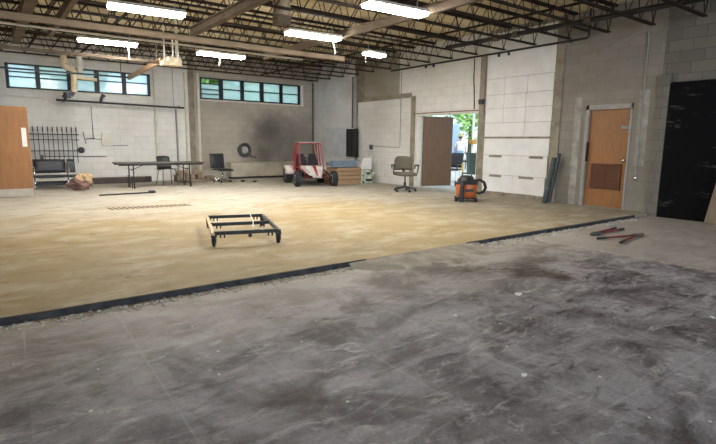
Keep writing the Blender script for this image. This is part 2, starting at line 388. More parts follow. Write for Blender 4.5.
# mortar bed patches left beside the step (left half)
m = MB(); r = random.Random(9); x = -.3
while x < 3.3:
    wd = r.uniform(.06, .16); dp = r.uniform(.08, .13)
    m._add([(x, SY-.03, LOW+.002), (x+wd, SY-.03, LOW+.002), (x+wd*r.uniform(.85, 1.1), SY-.03-dp, LOW+.002), (x+wd*r.uniform(-.1, .15), SY-.03-dp*r.uniform(.8, 1), LOW+.002)], [(0, 1, 2, 3)]); x += wd+r.uniform(.02, .10)
o = m.build('mortar_patches', mat('tan_mortar', (.42, .35, .26), .9, var=.25, scale=9)); struct(o, 'row of tan mortar patches along the step'); o.name = 'trim_3'
# saw-cut joint on the lower floor
m = MB(); r = random.Random(4); n = 60; vs = []
for i in range(n+1):
    y = SY-.1-(SY+5)*i/n; vs += [(6.24+r.uniform(-.012, .006), y, LOW+.0015), (6.275+r.uniform(-.006, .014), y, LOW+.0015)]
m._add(vs, [(2*i, 2*i+1, 2*i+3, 2*i+2) for i in range(n)])
struct(m.build('trim_4', mat('joint_filler', (.42, .37, .31), .9, var=.5, scale=14)), 'pale crumbling joint across the grey floor')

# ---- right wall, region by region
MATS = [WHITE_Y, GREY_Y, DARK_Y, BAND, DINGY_Y, GLARE_Y]
m = MB(); T = .2
def reg(y0, y1, z0, z1, k, out=0.0): m.cur = k; m.lim(XW-out, XW+T, y0, y1, z0, z1)
reg(YF, 4.33, LOW-.1, ZC, 2)
reg(4.33, 4.80, -.2, ZC, 1); reg(4.80, 5.76, 2.12, ZC, 1); reg(5.76, 6.34, -.2, ZC, 1)
reg(6.34, 6.54, -.2, ZC, 3, .03)
reg(6.54, 8.42, -.2, ZC, 3)
reg(8.42, 8.63, -.2, 2.13, 3, .03); reg(8.42, 8.63, 2.13, ZC, 0)
reg(8.63, 10.95, 2.13, ZC, 0)
reg(10.95, 11.02, 0, 2.66, 0); reg(10.95, 11.02, 2.66, ZC, 0); reg(11.02, 11.2, 0, 2.66, 3, .02); reg(11.02, 11.2, 2.66, ZC, 0)
reg(11.2, 13.85, 0, 2.62, 0); reg(11.2, 13.85, 2.62, 2.76, 3, .015); reg(11.2, 11.75, 2.76, ZC, 0); reg(11.75, 13.5, 2.76, ZC, 4); reg(13.5, 13.85, 2.76, ZC, 3)
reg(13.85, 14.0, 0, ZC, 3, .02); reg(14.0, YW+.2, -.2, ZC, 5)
struct(m.build('wall_right', MATS), 'right wall of painted and bare concrete block')
# block pilaster where the step meets the wall
m = MB(); m.lim(XW-.06, XW+.01, 4.16, 4.36, LOW, 2.6); struct(m.build('trim_5', DARK_Y), 'grey block edge beside the black panel')
# infilled opening: white plates with open joints
m = MB(); g = .008
rows = [(.10, .53, [6.62, 7.49, 8.42]), (.53, 1.02, [6.58, 8.42]), (1.02, 1.43, [6.56, 8.42]), (1.47, 1.81, [6.56, 7.25, 8.42]), (1.81, 2.16, [6.55, 7.25, 7.87, 8.42]), (2.16, 2.49, [6.55, 7.25, 7.87, 8.42]), (2.49, 2.88, [6.55, 7.23, 7.87, 8.42]), (2.88, 3.95, [6.54, 8.42])]
for z0, z1, ys in rows:
    for a, b in zip(ys, ys[1:]): m.lim(XW-.02, XW+.005, a+g/2, b-g/2, z0+g/2, z1-g/2)
m.cur = 1
for y0, y1, z in ((7.85, 8.24, .99), (6.70, 7.07, .99), (7.83, 8.2, .50), (6.92, 7.32, .50)): m.lim(XW-.024, XW, y0, y1, z-.028, z+.028)
for y0, y1 in ((6.85, 7.35), (7.75, 7.95)): m.lim(XW-.03, XW, y0, y1, .0, .11)
struct(m.build('wall_right_infill', [INFILL, BAND]), 'white infill panels in the old doorway')
# lighter painted strips beside the small door
m = MB(); m.lim(XW-.006, XW+.01, 5.86, 6.02, 0, 2.3); m.lim(XW-.006, XW+.01, 4.50, 4.70, .9, 2.35)
struct(m.build('trim_6', mat('pale_chipped_paint', (.30, .283, .25), .85, var=.3, scale=6)), 'pale chipped paint strips beside the orange door')
# jambs and lintel of the double doorway
m = MB(); m.lim(XW-.02, XW+T+.02, 8.63, 8.655, 0, 2.13); m.lim(XW-.02, XW+T+.02, 10.86, 10.95, 0, 2.13); m.lim(XW-.02, XW+T+.02, 8.63, 10.95, 2.085, 2.13)
o = m.build('trim_7', CREAMW, bev=.004); struct(o, 'off-white door frame of the wide doorway')
m = MB(); m.lim(XW-.03, XW+.01, 8.62, 11.0, 2.13, 2.16); struct(m.build('trim_8', mat('rust_lintel', (.2, .13, .1), .8, var=.3)), 'rusty steel lintel over the wide doorway')
# ---- back wall
m = MB()
def regb(x0, x1, z0, z1, k, out=0.0): m.cur = k; m.lim(x0, x1, YW-out, YW+T, z0, z1)
W1 = (.66, 4.36, 2.63, 3.30); W2 = (5.92, 9.72, 2.65, 3.36)
regb(XL, W1[0], -.2, ZC, 0); regb(W1[0], W1[1], -.2, W1[2], 0); regb(W1[0], W1[1], W1[3], ZC, 0); regb(W1[1], 5.52, -.2, ZC, 0)
regb(5.52, 5.72, -.2, ZC, 2); regb(5.72, W2[0], -.2, ZC, 1)
regb(W2[0], W2[1], -.2, W2[2], 1); regb(W2[0], W2[1], W2[3], ZC, 1); regb(W2[1], XW, -.2, ZC, 1)
struct(m.build('wall_back', [WHITE_X, TAN_X, BAND]), 'back wall, white block on the left, dingy tan block on the right')
m = MB(); m.lim(XL-T, XL, YF, YW+T, -.35, ZC); struct(m.build('wall_left', WHITE_Y))
m = MB(); m.lim(XL, -.2, YF-T, YF, -.35, ZC); m.lim(9.2, XW+T, YF-T, YF, -.35, ZC); m.lim(-.2, 9.2, YF-T, YF, 3.5, ZC); struct(m.build('wall_front', WHITE_X))
# stub partition that carries the open orange door
m = MB(); m.lim(XL, -.08, 13.33, 13.47, -.0, ZC-.6); struct(m.build('wall_partition', WHITE_X))
# ---- ceiling deck: boards with dark seams
def deck_mat():
    mt, nt, b = new_mat('tan_deck_boards'); o = objco(nt)
    br = node(nt, 'ShaderNodeTexBrick', ins={'Scale': 1.0, 'Mortar Size': .012, 'Mortar Smooth': .4, 'Brick Width': 1.66, 'Row Height': .83, 'Bias': 0.0})
    br.inputs['Color1'].default_value = (.54, .45, .27, 1); br.inputs['Color2'].default_value = (.61, .515, .325, 1); br.inputs['Mortar'].default_value = (.3, .235, .14, 1)
    mp = objco(nt, loc=(0, -.18, 0)); nt.links.new(mp, br.inputs['Vector'])
    n = noise(nt, o, 1.3, 5, .6)
    nt.links.new(mixc(nt, math_(nt, 'MULTIPLY', ramp(nt, n, .45, .7), .4), br.outputs['Color'], (.28, .22, .13)), b.inputs['Base Color']); b.inputs['Roughness'].default_value = .95
    return mt
m = MB(); m.lim(XL-T, XW+T, YF-T, YW+T, ZC, ZC+.15); struct(m.build('ceiling', deck_mat()), 'tan roof deck boards above the joists')

# ---- windows
def window(name, W, bays, zm, rows_first, label, open_top=False):
    root = bpy.data.objects.new(name, None); COL.objects.link(root); root.location = (0, YW+.06, 0); struct(root, label)
    x0, x1, z0, z1 = W; m = MB(); d = .07
    m.lim(x0, x1, -d/2, d/2, z0, z0+.05); m.lim(x0, x1, -d/2, d/2, z1-.04, z1); m.lim(x0, bays[0][0], -d/2, d/2, z0, z1); m.lim(bays[-1][1], x1, -d/2, d/2, z0, z1)
    m.build('window_frame', BLACKM, root)
    for (a, b), (c, dd) in zip(bays, bays[1:]):
        mm = MB(); mm.lim(b, c, -d/2-.01, d/2, z0, z1); mm.build('mullion', BLACKM, root)
    for k, (a, b) in enumerate(bays):
        zs = [z0+.05]+(rows_first if k == 0 else zm[k])+[z1-.04]
        for z in zs[1:-1]:
            mm = MB(); mm.lim(a, b, -d/2, d/2, z-.014, z+.014); mm.build('glazing_bar', BLACKM, root)
        for i, (p, q) in enumerate(zip(zs, zs[1:])):
            if open_top and k == 0 and i == len(zs)-2: continue
            mm = MB(); mm.lim(a-.005, b+.005, -.004, .004, p-.005, q+.005); mm.build('pane', GLASS, root)
    ms = MB(); ms.lim(x0-.03, x1+.05, -.10, -.03, z0-.05, z0); ms.build('window_sill', CREAMW, root)
    return root
B1 = [(.74, 1.34), (1.45, 2.10), (2.24, 2.80), (2.93, 3.55), (3.67, 4.28)]
B2 = [(5.98, 6.58), (6.72, 7.35), (7.48, 8.09), (8.23, 8.87), (8.99, 9.64)]
window('window_1', W1, B1, [None, [2.95, 3.08], [2.99], [3.0], [3.01]], [2.95, 3.08], 'long black-framed clerestory window on the left of the back wall')
window('window_2', W2, B2, [None, [3.02], [3.02], [3.02], [3.02]], [2.83, 2.98, 3.16], 'long black-framed clerestory window on the right of the back wall', True)
m = MB(); m.lim(9.74, 9.84, YW-.02, YW+.05, W2[2]-.05, W2[3]); struct(m.build('trim_9', INFILL), 'white strip at the end of the right window')

# ---- door_1: orange louvred door
root = bpy.data.objects.new('door_1', None); COL.objects.link(root); root.location = (XW, 5.28, 0); struct(root, 'orange wooden door with a louvre in the right wall')
m = MB(); m.lim(-.02, .16, .41, .48, 0, 2.12); m.lim(-.02, .16, -.48, -.44, 0, 2.12); m.lim(-.02, .16, -.48, .48, 2.02, 2.12); m.build('door_frame', GREYP, root, .004)
m = MB(); m.lim(.05, .09, -.44, .41, .01, 2.02); leaf = m.build('door_leaf', ORANGEW, root)
m = MB(); m.lim(.035, .055, -.33, .30, .38, .92); lv = m.build('louvre', LOUVW, leaf)
m = MB()
for i in range(13): m.box((.03, -.015, .41+i*.04), (.035, .60, .012), Matrix.Rotation(.6, 3, 'Y'))
m.lim(.02, .05, -.33, -.30, .38, .92); m.lim(.02, .05, .27, .30, .38, .92); m.lim(.02, .05, -.03, -.005, .38, .92); m.build('louvre_slats', LOUVW, leaf)
m = MB(); m.lathe([(.028, 0), (.028, .01), (.012, .012), (.012, .05), (.03, .06), (.03, .085), (.0, .09)], 14, (.05, -.38, 1.0), Matrix.Rotation(-math.pi/2, 3, 'Y')); m.build('door_knob', CHROME, leaf)
m = MB(); m.lim(.01, .05, -.43, -.27, 1.62, 1.68); m.bar((.0, -.30, 1.7), (-.01, -.42, 1.62), .02, .02); m.build('door_closer', GREYP, leaf)
m = MB(); m.lim(.02, .05, -.43, -.40, 1.78, 1.84); m.build('latch', DGREY, leaf)
m = MB(); m.lim(-.03, .05, .39, .41, .95, 1.35); m.build('hinge_plate', BLACKM, leaf)
# ---- door_2: dark wooden leaf swung out of the wide doorway
root = bpy.data.objects.new('door_2', None); COL.objects.link(root); root.location = (XW+.16, 10.84, 0); root.rotation_euler = (0, 0, math.radians(-16)); struct(root, 'dark brown wooden door leaf standing open in the wide doorway')
m = MB(); m.lim(0, .98, -.045, 0, .02, 2.07); leaf = m.build('door_leaf', DOORW, root)
m = MB(); m.lim(.90, .96, -.06, -.04, .95, 1.15); m.build('push_plate', DGREY, leaf)

# ---- open orange door on the left with a metal kick plate
root = bpy.data.objects.new('door_3', None); COL.objects.link(root); root.location = (-.08, 13.4, 0); struct(root, 'open orange wooden door leaf at the left edge')
m = MB(); m.lim(0, .94, -.022, .022, .015, 1.99); leaf = m.build('door_leaf', ORANGEW, root)
m = MB(); m.lim(.0, .93, -.028, -.02, .015, .19); m.build('kick_plate', mat('dull_tan_metal', (.42, .38, .32), .5, .3, var=.1), leaf, label='dull metal kick plate')
m = MB(); m.lim(.80, .89, -.03, -.02, 1.12, 1.53); m.build('push_plate', WHITEP, leaf, label='white push plate')

# ================================================================ CEILING STEEL
ZB, ZT = 3.49, 4.05
def make_joist():
    t = thing('roof_joist', '', 'joist', (0, 0, 0))
    m = MB(); m.lim(XL, XW, -.05, -.008, ZT-.045, ZT-.005); m.lim(XL, XW, .008, .05, ZT-.045, ZT-.005); m.build('top_chord', STEEL, t)
    m = MB(); m.lim(XL, XW-.18, -.04, -.008, ZB, ZB+.028); m.lim(XL, XW-.18, .008, .04, ZB, ZB+.028); m.build('bottom_chord', STEEL, t)
    m = MB(); p = .50; x = XL+.1; k = 0
    while x < XW-.6:
        m.tube([(x, 0, ZB+.02), (x+p*.70, 0, ZT-.03)], .010, 4); m.tube([(x+p*.70, 0, ZT-.03), (x+p, 0, ZB+.02)], .010, 4)
        x += p
    m.tube([(x, 0, ZB+.02), (XW-.05, 0, ZT-.03)], .012, 4)
    m.build('web', STEEL, t)
    return t
ordn = ['first', 'second', 'third', 'fourth', 'fifth', 'sixth', 'seventh', 'eighth', 'ninth', 'tenth', 'eleventh', 'twelfth', 'thirteenth', 'fourteenth', 'fifteenth', 'sixteenth', 'seventeenth', 'eighteenth']
J0 = None; JY = [16.12-.83*i for i in range(18)]
for i, y in enumerate(JY):
    lab = f'dark steel open-web roof joist, {ordn[i]} from the back wall'
    if J0 is None: J0 = make_joist(); J0.location = (0, y, 0); J0['label'] = lab; J0['group'] = 'open-web roof joists'
    else: dup(J0, (0, y, 0), 0, lab, 'open-web roof joists')
def girder(x, w_, y0, y1, label, z1=ZB):
    m = MB(); m.lim(x-w_/2, x+w_/2, y0, y1, z1-.02, z1); m.lim(x-w_/2, x+w_/2, y0, y1, z1-.15, z1-.135); m.lim(x-.012, x+.012, y0, y1, z1-.15, z1)
    return tag(m.build('steel_girder', GIRDER), label, 'beam', 'girders under the joists')
girder(.78, .16, 2, 13.65, 'brown-grey steel girder under the joists, leftmost and widest')
girder(1.30, .08, 2, 12.2, 'slim brown-grey girder under the joists, just right of the widest one')
girder(3.52, .13, 2, 10.33, 'brown-grey girder under the joists, running behind the round duct')
girder(5.95, .08, 2, 12.0, 'brown-grey girder under the joists, between the two right rows of lights')
m = MB(); m.lim(XL, 7.25, 10.3, 10.33, 3.235, 3.335); m.lim(XL, 7.25, 10.27, 10.36, 3.328, 3.34); m.lim(XL, 7.25, 10.27, 10.36, 3.235, 3.245)
tag(m.build('cross_beam', BEAMTAN), 'long tan beam crossing beneath the girders above the middle of the room', 'beam')
# bridging rods
for x, nm in ((2.3, 'thin steel bridging bar over the left half of the room'), (7.9, 'thin steel bridging bar over the right half of the room')):
    m = MB(); m.lim(x-.02, x+.02, 2, 16.2, ZB+.04, ZB+.075); tag(m.build('bridging_bar', STEEL), nm, 'bar')
# vertical round duct with box collar
t = thing('round_duct', 'grey vertical round duct dropping from the roof at the top centre', 'duct', (4.36, 8.1, 0))
m = MB(); m.lathe([(.15, 3.42), (.15, 4.05)], 24); m.build('duct_pipe', mat('dull_galvanised', (.33, .28, .2), .5, .3, var=.2), t)
m = MB(); m.lathe([(.157, 3.41), (.162, 3.42), (.157, 3.44)], 24); m.build('duct_band', GIRDER, t); m = MB(); m.lathe([(.157, 3.70), (.162, 3.71), (.157, 3.73)], 24); m.build('duct_band', GIRDER, t)
m = MB(); m.lim(-.13, .13, -.1, .1, 3.30, 3.42); m.build('collar_box', GIRDER, t, .004)
# overhead track frame in front of the left window
t = thing('overhead_track', 'brown rail frame hanging from the joists in front of the left window', 'track', (0, 0, 0))
m = MB(); m.lim(-2.4, 3.45, 11.94, 12.0, 2.985, 3.05); m.build('front_rail', GIRDER, t)
m = MB(); m.lim(-2.4, 3.45, 15.08, 15.14, 2.96, 3.0); m.build('rear_rail', BLACKM, t)
m = MB(); m.bar((3.40, 15.16, 2.98), (3.38, 11.9, 3.06), .07, .11); m.build('side_rail', wood_mat('raw_wood_rail', (.36, .22, .12), (.48, .31, .18), (6, 1, 6)), t, label='raw wooden side rail')
for (x, y, z) in ((.3, 11.97, 3.05), (3.3, 11.97, 3.05), (.2, 15.11, 3.0), (3.2, 15.11, 3.0)):
    m = MB(); m.tube([(x, y, z-.02), (x, y, ZB+.01 if y < 12.5 else ZC)], .012, 6); m.build('hanger_rod', GIRDER, t)
# long conduit, lighter, just above
m = MB(); m.tube([(-2.4, 11.2, 3.316), (6.6, 11.2, 3.316)], .022, 8); tag(m.build('conduit_pipe', CREAMW), 'pale conduit running under the joists above the rail frame', 'pipe')
# junction box hanging by two pipes
t = thing('hanging_box', 'cream junction box hanging from pipes at the end of the rail frame', 'box', (3.46, 11.5, 0))
m = MB(); m.lim(-.2, .2, -.12, .12, 2.9, 2.99); m.lim(-.07, .2, -.1, .1, 2.99, 3.08); m.build('box_body', CREAM, t, .006)
for x in (-.13, .05, .14):
    m = MB(); m.tube([(x, 0, 2.97), (x, 0, ZT if x != .05 else 3.55)], .016 if x != .14 else .035, 8); m.build('hanger_pipe', CREAMW, t)
# cream pipe elbows by the window
t = thing('vent_pipe', 'cream elbowed vent pipe hanging in front of the left window', 'pipe', (0, 15.29, 0))
m = MB(); m.tube([(1.88, 0, ZB+.01), (1.88, 0, 3.2)]+arc((1.96, 0, 3.2), .08, 180, 270, 5)+[(2.0, 0, 3.12)]+arc((2.0, 0, 3.04), .08, 90, 0, 5)+[(2.09, 0, 2.9), (2.07, 0, 2.52)], .075, 12); m.build('drop_pipe', CREAM, t)
m = MB(); m.tube([(2.24, 0, ZB+.01), (2.24, 0, 2.96)], .075, 12); m.build('riser_pipe', CREAMW, t)
m = MB(); m.tube([(2.15, -.02, 2.9), (2.62, -.02, 2.87)], .045, 10); m.build('branch_pipe', CREAM, t)
m = MB(); m.box((2.0, 0, 2.48), (.14, .1, .12), Matrix.Rotation(.6, 3, 'Y')); m.box((1.93, 0, 2.41), (.1, .1, .12)); m.build('clamp', BLACK, t)
# black curtain rod with its two clamps
t = thing('wall_rod', 'long black rod mounted below the left window on the back wall', 'rod', (0, 16.3, 0))
m = MB(); m.tube([(1.75, 0, 2.36), (5.25, 0, 2.31)], .028, 8); m.build('rod', BLACKM, t)
for x in (1.95, 3.6, 5.1):
    m = MB(); m.bar((x, 0, 2.34), (x, .38, 2.34), .03, .03); m.build('bracket', BLACKM, t)
for x, s in ((1.97, .0), (2.86, .5)):
    m = MB(); m.tube([(x, 0, 2.36), (x+.05*s, 0, 2.46), (x+.16*s, 0, 2.58)], .04, 8); m.box((x+.12*s, 0, 2.5), (.16, .08, .07), Matrix.Rotation(-.8, 3, 'Y')); m.build('clamp', BLACK, t)
m = MB(); m.tube([(4.93, 0, 2.33), (4.93, 0, 3.5)], .006, 5); m.build('cable', BLACK, t)

# ================================================================ CEILING LIGHTS
def make_light(L=1.10, W=.29, n='ceiling_light'):
    t = thing(n, '', 'ceiling light', (0, 0, 0))
    m = MB(); m.prism([(-W/2, 3.33), (W/2, 3.33), (W*.36, 3.385), (-W*.36, 3.385)], L+.04, Matrix.Rotation(math.pi/2, 3, 'Z')); m.build('housing', CREAMW, t)
    m = MB(); m.prism([(-W/2+.01, 3.33), (W/2-.01, 3.33), (W*.40, 3.285), (-W*.40, 3.285)], L, Matrix.Rotation(math.pi/2, 3, 'Z')); m.build('diffuser', LIT, t)
    for s in (-1, 1):
        m = MB(); m.tube([(s*L*.38, 0, 3.38), (s*L*.38, 0, ZB+.012)], .01, 6); m.build('hanger', GREYP, t)
    return t
L0 = make_light()
def setl(o, x, y, rz, lab): o.location = (x, y, 0); o.rotation_euler = (0, 0, rz); o['label'] = lab; o['group'] = 'lit ceiling light fixtures'
setl(L0, 2.28, 8.67, -.08, 'lit white ceiling light, upper of the two at the left, above the tan beam')
pos = [(2.32, 11.95, -.1, 'lit white ceiling light above the rail frame, nearest to the left window'),
       (4.78, 11.92, 0, 'lit white ceiling light right of the hanging cream box'),
       (5.32, 8.60, -.06, 'lit white ceiling light beside the round duct'),
       (5.28, 6.14, -.06, 'lit white ceiling light, largest, at the top centre')]
for x, y, rz, lab in pos: dup(L0, (x, y, 0), rz, lab, 'lit ceiling light fixtures')
dup(L0, (7.5, 9.45, 0), .15, 'small lit ceiling light farthest right, half hidden among the joists', 'lit ceiling light fixtures').scale = (.5, .9, 1)
# pull cords
for (x, y, z0, z1, a) in ((5.73, 8.55, 3.27, 3.05, .06), (7.2, 9.4, 3.27, 3.12, 0), (2.7, 11.9, 3.27, 3.02, 0), (4.72, 11.9, 3.27, 3.10, 0)):
    m = MB(); m.tube([(x, y, z0+.01), (x+a, y, z1)], .009, 6); m.lathe([(.014, -.02), (.014, .02)], 8, (x+a, y, z1))
    nm = {5.73: 'light fixture beside the round duct', 7.2: 'small light farthest right', 2.7: 'light nearest to the left window', 4.72: 'light right of the hanging box'}[x]
    tag(m.build('pull_cord', CREAMW), 'short pale pull cord hanging under the '+nm, 'cord', 'pull cords of the lights')

# ================================================================ SPRINKLER AND WALL PIPES
t = thing('sprinkler_main', 'thick black sprinkler main running under the joists near the right wall', 'pipe', (0, 0, 0))
m = MB(); m.tube([(9.3, 3.0, 3.60), (9.3, 8.9, 3.60)], .05, 10); m.build('main_pipe', BLACKM, t)
for y in (5.3, 6.9, 7.4):
    m = MB(); m.tube([(9.3, y-.06, 3.60), (9.3, y+.06, 3.60)], .07, 10); m.build('coupling', GIRDER, t)
for y in (4.5, 6.16, 7.82):
    m = MB(); m.tube([(9.3, y, 3.60), (9.3, y, ZB+.02)], .02, 6); m.build('clip', BLACKM, t)
m = MB(); m.tube([(9.3, 5.76, 3.6), (10.1, 5.76, 3.6)], .035, 8); m.build('cross_pipe', BLACKM, t)
t = thing('sprinkler_branch', 'slim black sprinkler branch pipe running along the top of the right wall', 'pipe', (10.18, 0, 0))
m = MB(); m.tube([(0, 5.76, 4.04), (0, 5.76, 3.5)]+[(0, 5.8, 3.47), (0, 12.0, 3.45)], .024, 8); m.build('branch_pipe', BLACKM, t)
for y in (7.72, 8.0, 10.2, 10.5):
    m = MB(); m.lathe([(.03, 0), (.03, .06), (.015, .08)], 8, (0, y, 3.37)); m.build('sprinkler_head', BLACKM, t)
for y in (6.2, 9.4, 11.6):
    m = MB(); m.bar((0, y, 3.46), (.134, y, 3.46), .02, .02); m.build('bracket', BLACKM, t)
m = MB(); m.lim(-.28, -.16, 11.6, 13.4, 3.10, 3.16)
# wall post with black box
t = thing('wall_post', 'grey vertical conduit post beside the wide doorway with a black box', 'post', (XW-.05, 8.52, 0))
m = MB(); m.lim(-.03, .05, -.07, .07, 2.0, 3.46); m.build('post', mat('brown_grey_paint', (.27, .22, .18), .7, var=.15), t)
m = MB(); m.lim(-.1, -.03, -.1, .04, 2.28, 2.40); m.build('black_box', BLACK, t, .004)
m = MB(); m.tube([(XW-.012, 8.86, 3.45), (XW-.012, 8.86, 2.95), (XW-.014, 8.83, 2.7), (XW-.012, 8.80, 2.18)], .013, 6)
tag(m.build('wall_cable', BLACK), 'thin black cable hanging on the right wall above the wide doorway', 'cable')
# rounded conduit beside the orange door
t = thing('door_conduit', 'thin dark conduit arching down the wall right of the orange door', 'conduit', (XW-.015, 0, 0))
m = MB(); m.tube([(0, 5.55, 3.18), (0, 4.85, 3.44)]+[(0, 4.72, 3.455), (0, 4.66, 3.43), (0, 4.63, 3.36)]+[(0, 4.63, .7)], .013, 8); m.build('pipe', GREYP, t)
m = MB(); m.lim(-.03, .015, 4.60, 4.66, 1.02, 1.16); m.build('switch_box', GREYP, t, .003)
m = MB(); m.lathe([(.0, -.1), (.03, -.09), (.034, -.02), (.02, .0)], 10, (0, 4.63, .7)); m.build('plug_end', CHROME, t)
# horizontal conduit left of the wide doorway
t = thing('switch_conduit', 'thin conduit and small grey box on the white wall left of the wide doorway', 'conduit', (XW-.014, 0, 0))
m = MB(); m.tube([(0, 11.66, 3.4), (0, 11.66, 1.18), (0, 11.7, 1.15), (0, 13.0, 1.17)], .012, 6); m.build('pipe', GREYP, t)
m = MB(); m.lim(-.04, .014, 13.0, 13.14, 1.07, 1.22); m.build('box', DGREY, t, .004)
# corner posts
for y, r_, mt, lab in ((14.12, .032, DGREY, 'dark vertical pipe on the right wall behind the lumber stack'), (13.92, .06, GREYP, 'grey vertical pipe on the right wall, nearest the lumber stack')):
    m = MB(); m.tube([(XW-r_-.021*(y < 14), y, 1.78), (XW-r_-.021*(y < 14), y, 3.48)], r_, 10); tag(m.build('wall_pipe', mt), lab, 'pipe', 'pipes on the right wall')
m = MB(); m.tube([(XW-.07, YW-.03, 0), (XW-.07, YW-.03, 3.48)], .025, 8); tag(m.build('corner_pipe', GIRDER), 'dark brown vertical pipe in the back corner behind the buggy', 'pipe')
# white door-like sheet and black grille on the far right wall
m = MB(); m.lim(XW-.03, XW, 14.45, 15.6, .75, 1.80); o = m.build('wall_board', mat('bluish_white_board', (.60, .63, .68), .6, var=.12, scale=4), bev=.003); tag(o, 'bluish-white board fixed on the right wall behind the buggy', 'board')
t = thing('wall_grille', 'tall black louvred grille on the right wall behind the lumber stack', 'grille', (XW, 14.03, 0))
m = MB(); m.lim(-.10, -.075, -.30, .30, .82, 1.72); m.build('back_plate', BLACK, t)
m = MB(); m.lim(-.13, -.08, -.32, -.28, .80, 1.74); m.lim(-.13, -.08, .28, .32, .80, 1.74); m.lim(-.13, -.08, -.32, .32, .80, .84); m.lim(-.13, -.08, -.32, .32, 1.70, 1.74); m.lim(-.125, -.08, -.02, .02, .82, 1.72); m.build('frame', BLACKM, t)
m = MB()
for i in range(14): m.lim(-.12, -.09, -.29, .29, .87+i*.06, .89+i*.06)
m.build('slats', DGREY, t)
m = MB(); m.tube([(-.10, .2, 1.2), (0.0, .2, 1.2)], .02, 6); m.tube([(-.10, -.2, 1.2), (0.0, -.2, 1.2)], .02, 6); m.build('bracket', BLACKM, t)

# back wall pipes
for x, r_, z0, z1, mt, lab in ((4.47, .05, .35, 3.46, CREAMW, 'white vertical pipe on the back wall behind the folding table'), (5.42, .045, 0, 3.46, CREAMW, 'white vertical pipe on the back wall, left of the dark recess'), (5.82, .055, 0, 3.46, CREAMW, 'white vertical pipe on the back wall, right of the dark recess'), (5.1, .03, 0, 2.28, GREYP, 'grey slim pipe rising to the end of the black rod')):
    m = MB(); m.tube([(x, YW-r_-.005, z0), (x, YW-r_-.005, z1)], r_, 10); tag(m.build('wall_pipe', mt), lab, 'pipe', 'pipes on the back wall')
t = thing('electrical_box', 'pale electrical box with conduit on the back wall right of the iron fence', 'box', (2.9, YW-.006, 0))
m = MB(); m.lim(-.02, .26, -.05, 0, 1.10, 1.48); m.build('box', CREAMW, t, .004)
m = MB(); m.tube([(-.24, -.012, 1.7), (-.24, -.012, 1.3), (-.02, -.012, 1.3)], .012, 6); m.tube([(-.24, -.012, 1.7), (-.24, -.012, 2.25)], .008, 6); m.tube([(.26, -.012, 1.12), (.7, -.012, 1.12)], .01, 6); m.build('conduit', DGREY, t)
m = MB(); m.bar((-.5, -.02, 1.5), (-.44, -.02, 1.15), .02, .02); m.bar((-.44, -.02, 1.3), (-.2, -.02, 1.33), .02, .03); m.build('lever', DGREY, t)
m = MB(); m.tube([(1.35, YW-.015, .80), (2.98, YW-.015, .79)], .014, 6); m.box((1.33, YW-.03, .76), (.06, .06, .16)); tag(m.build('wall_bar', DGREY), 'thin grey bar along the back wall behind the iron fence foot', 'bar')
m = MB(); m.lathe([(.09, 0), (.09, .05), (.06, .07), (0, .07)], 12, (2.32, YW, .98), Matrix.Rotation(math.pi/2, 3, 'X')); tag(m.build('wall_socket', BLACK), 'round black fitting on the back wall at the end of the iron fence', 'socket')
m = MB(); m.tube([(-.5, YW-.02, 2.44), (1.5, YW-.02, 2.41), (1.62, YW-.02, 2.36), (1.75, YW-.02, 2.26), (1.9, YW-.02, 2.24)], .016, 6); tag(m.build('wall_conduit', CREAMW), 'white conduit along the back wall under the left window', 'conduit')
# round hose coil on the back wall
t = thing('hose_coil', 'round dark hose coil hanging on the back wall above the long box', 'hose', (7.4, YW, .98))
m = MB()
for i, (rad, off) in enumerate(((.22, .05), (.19, .10), (.23, .11), (.17, .06))): m.tube([(rad*math.cos(a)*1.0, -off, rad*math.sin(a)) for a in [k*math.pi/10 for k in range(20)]], .022, 6, closed=True)
m.build('hose', DGREY, t)
m = MB(); m.lathe([(.10, 0), (.10, .12), (.12, .13)], 14, (0, 0, 0), Matrix.Rotation(math.pi/2, 3, 'X')); m.build('hub', mat('pale_worn_metal', (.42, .4, .37), .5, .3), t)
m = MB(); m.tube([(.18, -.06, -.15), (.3, -.06, -.24), (.42, -.05, -.22), (.44, -.05, -.3)], .02, 6); m.build('hose_end', DGREY, t)

# ================================================================ BACK OF THE ROOM
# long boxed ledge
t = thing('boxed_ledge', 'long tan boxed-in ledge at the foot of the back wall behind the buggy', 'ledge', (8.1, 16.48, 0))
m = MB(); m.lim(-1.35, 1.35, -.2, .195, .07, .52); m.build('front_box', mat('tan_dingy_paint', (.43, .38, .30), .8, var=.22, scale=2), t, .006)
m = MB(); m.lim(-1.37, 1.37, -.22, .195, .52, .56); m.build('lid', mat('tan_ledge_lid', (.46, .41, .33), .8, var=.2, scale=2), t, .004)
m = MB(); m.lim(-1.3, 1.3, -.15, .15, 0, .07); m.build('plinth', BLACK, t)
# dark trough along the back wall
t = thing('floor_trough', 'long dark low metal box on the floor along the back wall, left of the table', 'box', (3.1, 16.4, 0))
m = MB(); m.lim(-.95, 1.05, -.12, .12, .0, .15); m.build('body', mat('dark_brown_metal', (.07, .055, .05), .6, .2, var=.3), t, .008)
m = MB(); m.lim(-.95, 1.05, -.14, .13, .15, .175); m.build('lid', GIRDER, t, .004)
